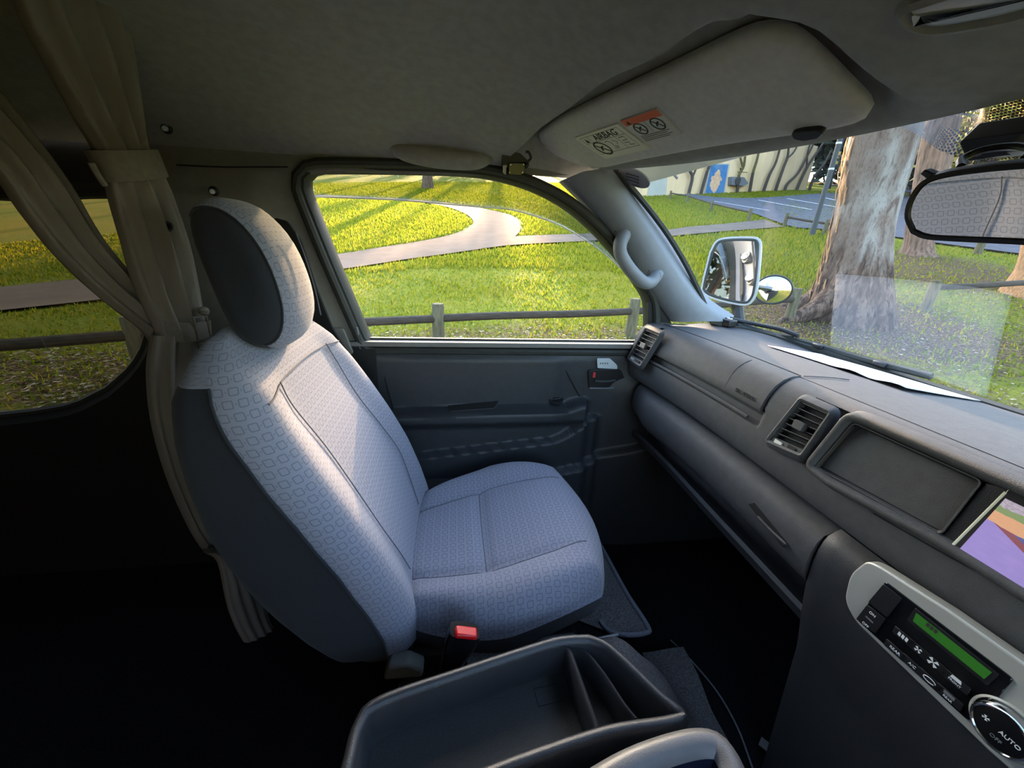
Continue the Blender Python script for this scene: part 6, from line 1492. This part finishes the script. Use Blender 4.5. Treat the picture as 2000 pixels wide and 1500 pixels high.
for (tr, brn), lb in zip(SL, SLL):
    def wp(q): a = BFr.px(*q); return BFr.at(a.x, a.y, 0.35)
    P = catmull([wp(q) for q in Z8(tr)], 4); base = P[0]; t = thing('slender_tree', lb, 'tree', base, 'bare trees along the cream wall')
    P[0] = base - Vector((0, 0, 0.3)); n = len(P); mb = MB(); mb.tube(P, [0.13 * (1 - 0.55 * k / n) for k in range(n)], 7); mb.build('trunk', 'slim_bark', t)
    if brn:
        P = catmull([wp(q) for q in Z8(brn)], 4); n = len(P); mb = MB(); mb.tube(P, [0.085 * (1 - 0.5 * k / n) for k in range(n)], 6); mb.build('branch', 'slim_bark', t)

# ---- lamp posts
for (a, b), h, r, lb, yb in (((1585, 461), 6.5, 0.085, 'dark grey lamp post standing at the car park edge', False), ((1618, 369), 9.5, 0.15, 'farther dark power pole with a yellow band', True)):
    p = onG(a, b); t = thing('lamp_post', lb, 'post', p); mb = MB(); mb.lathe([(r * 1.2, -0.1), (r * 1.1, 0.3), (r, 0.5), (r * 0.8, h), (0, h)], p, (0, 0, 1), 14); mb.build('pole', 'lamp_post', t)
    for hh in ((2.2, 3.0) if not yb else (4.2,)): mb = MB(); mb.lathe([(r * 1.06, 0), (r * 1.06, 0.06)], p + Vector((0, 0, hh)), (0, 0, 1), 14); mb.build('pole_clamp', 'line_white', t)
    if yb: mb = MB(); mb.lathe([(r * 1.1, 0), (r * 1.1, 1.1)], p + Vector((0, 0, 2.0)), (0, 0, 1), 14); mb.build('yellow_sign', 'yellow_band', t)

# ---- trees
def trunk_px(rows_, dist_pt, m, par, seg=40, rough=0.05, flare=None, extend=0.0):
    """rows_: (left px, right px) pairs bottom to top; trunk stands on the vertical plane through dist_pt facing the viewer"""
    vd = Vector((dist_pt.x - CAM[0], dist_pt.y - CAM[1], 0)).normalized(); rows3 = []
    L = catmull([onP(a[0], a[1], dist_pt, vd) for a, b in rows_], 6); R = catmull([onP(b[0], b[1], dist_pt, vd) for a, b in rows_], 6)
    sd = Vector((vd.y, -vd.x, 0))
    C_ = [(l + r) / 2 for l, r in zip(L, R)]; Rd = [(l - r).length / 2 for l, r in zip(L, R)]
    if extend:
        d = (C_[-1] - C_[-4]).normalized(); d = (d + Vector((0, 0, 1))).normalized(); n0 = len(C_)
        for k in range(1, 15): C_.append(C_[n0 - 1] + d * extend * k / 14); Rd.append(Rd[n0 - 1] * (1 - 0.6 * k / 14))
    out = []
    for c, r in zip(C_, Rd):
        row = []
        for j in range(seg):
            a = 2 * math.pi * j / seg; nz = noise.noise(Vector((math.cos(a) * 2.2, math.sin(a) * 2.2, c.z * 0.5 + dist_pt.x))) + 0.5 * noise.noise(Vector((math.cos(a) * 6, math.sin(a) * 6, c.z * 1.2)))
            low = sstep(1.6, 0.0, c.z - gz(c.x, c.y))
            rr = r * (1 + rough * nz * (1 + 2.0 * low)) 
            row.append(c + sd * (rr * math.cos(a)) + vd * (rr * math.sin(a)))
        out.append(row)
    mb = MB(); mb.grid(out, cv=True); return mb.build('trunk', m, par, smooth=80), C_, Rd, sd, vd
def leaves(n, c, rad, size, name, m, par):
    V = []; Fc = []
    blobs = [(Vector((rng.normal() * rad[0] * 0.45, rng.normal() * rad[1] * 0.45, rng.normal() * rad[2] * 0.4)), rng.uniform(0.3, 0.55)) for _ in range(14)]
    for i in range(n):
        b_, k = blobs[i % 14]; d = Vector((rng.normal(), rng.normal(), rng.normal())) * 0.5
        p = Vector(c) + b_ + Vector((d.x * rad[0], d.y * rad[1], d.z * rad[2])) * k
        u = Vector((rng.normal(), rng.normal(), rng.normal())).normalized() * size; v = u.orthogonal().normalized() * size * 0.45; q = len(V)
        V += [tuple(p - u), tuple(p + v), tuple(p + u), tuple(p - v)]; Fc.append((q, q + 1, q + 2, q + 3))
    m_ = MB(); m_.v = V; m_.f = Fc; return m_.build(name, m, par, smooth=0)
gp0 = Vector((7.0, 5.6, gz(7.0, 5.6)))
gt = thing('gum_tree', 'massive gum tree with peeling bark in front of the windscreen', 'tree', gp0)
tr_, C_, Rd, sd, vd = trunk_px([((1545, 668), (1772, 676)), ((1568, 622), (1756, 640)), ((1592, 560), (1747, 590)), ((1612, 500), (1744, 520)), ((1626, 440), (1748, 450)), ((1640, 370), (1764, 380)), ((1650, 310), (1782, 320)), ((1664, 245), (1802, 250)), ((1680, 180), (1822, 180))], gp0, 'gum_bark', gt, 56, 0.05, extend=6.0)
for k in range(90):                                    # loose bark strips down the sunlit left edge
    i = int(rng.integers(3, 46)); c, r = C_[i], Rd[i]; a = rng.uniform(2.3, 3.9); o = c + sd * (r * 1.0 * math.cos(a)) - vd * (r * math.sin(a)) * 1.0
    out_ = (sd * math.cos(a) - vd * math.sin(a)); L_ = rng.uniform(0.15, 0.5); tn_ = Vector((rng.normal() * 0.05, rng.normal() * 0.05, 1)).normalized()
    P = [o + out_ * (0.0 + 0.02 * math.sin(3 * s)) + tn_ * (L_ * (s - 0.5)) + out_ * (0.06 * s * s * rng.uniform(0.2, 1)) for s in (0, 0.33, 0.66, 1)]
    mb = MB(); mb.tube(P, [0.016, 0.022, 0.018, 0.006], 5, flat=0.35, up=out_); mb.build('bark_strip', 'bark_strip', gt)
for k in range(2):                                     # root flare
    a = 2.2 + k * 0.9; d = Vector((math.cos(a), math.sin(a), 0)); b0 = gp0 + Vector((0, 0, 0.35))
    P = catmull([b0 + d * 0.25 + Vector((0, 0, 0.5)), b0 + d * 0.55 + Vector((0, 0, 0.0)), gp0 + d * 0.95 + Vector((0, 0, 0.08)), gp0 + d * 1.5 + Vector((0, 0, -0.12))], 5)
    P = [Vector((p.x, p.y, max(p.z, gz(p.x, p.y) - 0.1))) for p in P]
    mb = MB(); mb.tube(P, [0.30 - 0.24 * i / (len(P) - 1) for i in range(len(P))], 9); mb.build('root', 'gum_bark', gt, smooth=80)
top = C_[-1]; leaves(1500, top + Vector((0, 0, 2.5)), (4, 4, 2.2), 0.16, 'foliage', 'leaf_dark', gt)
def far_tree(px_rows, base_px, label, m, ext, leaf=None, name='gum_tree', group=None):
    p = onG(*base_px); t = thing(name, label, 'tree', p, group); o, C2, R2, _, _ = trunk_px(px_rows, p, m, t, 24, 0.05, extend=ext)
    if leaf: leaves(leaf[0], C2[-1] + Vector((0, 0, leaf[1])), leaf[2], leaf[3], 'foliage', leaf[4], t)
    return t
far_tree([((1730, 540), (1855, 540)), ((1748, 505), (1838, 505)), ((1762, 480), (1826, 484)), ((1770, 430), (1832, 435)), ((1785, 350), (1850, 355)), ((1800, 270), (1868, 275)), ((1815, 210), (1880, 215))], (1790, 496), 'reddish barked tree half hidden behind the big gum', 'bark_far', 5, (900, 2, (3, 3, 2), 0.2, 'leaf_yellow'))
far_tree([((1935, 590), (2120, 600)), ((1960, 560), (2095, 570)), ((1985, 520), (2080, 530)), ((2000, 450), (2075, 460)), ((2010, 380), (2080, 385))], (2020, 580), 'tree trunk leaning in at the right edge of the windscreen', 'bark_strip', 4, (900, 2, (3, 3, 2), 0.2, 'leaf_green'))
far_tree([((822, 372), (848, 372)), ((824, 360), (846, 360)), ((826, 330), (844, 330)), ((827, 280), (843, 280))], (835, 368), 'single pale tree trunk up the lawn at the top of the window', 'bark_far', 5, (1500, 3.2, (3, 3, 1.4), 0.25, 'leaf_green'))
# ---- trees along the crest, behind the building and beside the road
def crest_tree(x, y, h0, h1, rad, m, label, group, n=900, size=0.3):
    z = gz(x, y); t = thing('park_tree', label, 'tree', (x, y, z), group)
    mb = MB(); mb.tube([(x, y, z - 0.3), (x + 0.1, y, z + h0 * 0.6), (x, y + 0.1, z + (h0 + h1) / 2)], [0.28, 0.22, 0.12], 8); mb.build('trunk', 'bark_far', t)
    leaves(n, (x, y, z + (h0 + h1) / 2), (rad, rad, (h1 - h0) / 2), size, 'foliage', m, t)
ud = Vector((math.cos(math.radians(84)), math.sin(math.radians(84)))); pd = Vector((-ud.y, ud.x))
for i in range(17):
    o = -34 + 4.3 * i + rng.uniform(-1.2, 1.2); q = ud * (68 + rng.uniform(-3, 3)) + pd * o
    crest_tree(q.x, q.y, 6.5 + rng.uniform(-0.3, 0.4), 8.9 + rng.uniform(-0.3, 0.4), 3.2, 'leaf_green', 'broad green tree on the crest of the hill', 'trees on the crest of the hill', 1900, 0.32)
q = ud * 68.0  # added sparse crown on the sun line, thins the sunlight entering the cab
crest_tree(q.x, q.y, 8.6, 12.0, 5.0, 'leaf_green', 'unseen thin crowned tree added to dapple the sun on the van', None, 900, 0.3)
for i in range(12):
    o = -34 + 6.0 * i + rng.uniform(-2, 2); q = ud * (66 + rng.uniform(-3, 3)) + pd * o
    z = gz(q.x, q.y); t = thing('hill_bush', 'low dark bush on the crest of the hill', 'bush', (q.x, q.y, z), 'bushes on the crest of the hill'); leaves(500, (q.x, q.y, z + 1.6), (2.0, 2.0, 1.5), 0.25, 'foliage', 'leaf_dark', t)
    mb = MB(); mb.tube([(q.x, q.y, z - 0.2), (q.x, q.y, z + 1.5)], 0.08, 6); mb.build('stem', 'bark_far', t)
for i, (x, y) in enumerate([(43, 42), (46, 45), (50, 46), (40, 47), (48, 40), (53, 41), (44, 50), (55, 47), (36, 50), (58, 39), (38, 24), (42, 22), (36, 27.5), (45, 27), (49, 23), (50, 31)]):
    crest_tree(x, y, 0.3, 13, 4.6, 'leaf_dark', 'dense dark green tree behind the building', 'dark trees behind the building', 4200, 0.62)
for i, (x, y) in enumerate([(26, 15.5), (28, 13), (30, 17.5), (32, 15), (27, 18.5)]):
    crest_tree(x, y, 2.4, 8, 2.6, 'leaf_yellow', 'yellow leaved tree beyond the camera box', 'yellow trees across the car park', 3200, 0.24)
for i, (x, y) in enumerate([(-16, 6), (-20, 9), (-24, 4), (-14, 12), (-12, -9), (-4, -12), (6, -11), (14, -9)]):
    crest_tree(x, y, 2.5, 9, 3.2, ('leaf_green', 'leaf_yellow')[i % 2], 'tree on the far side of the van seen only in mirrors', 'trees around the parking bay', 900, 0.25)
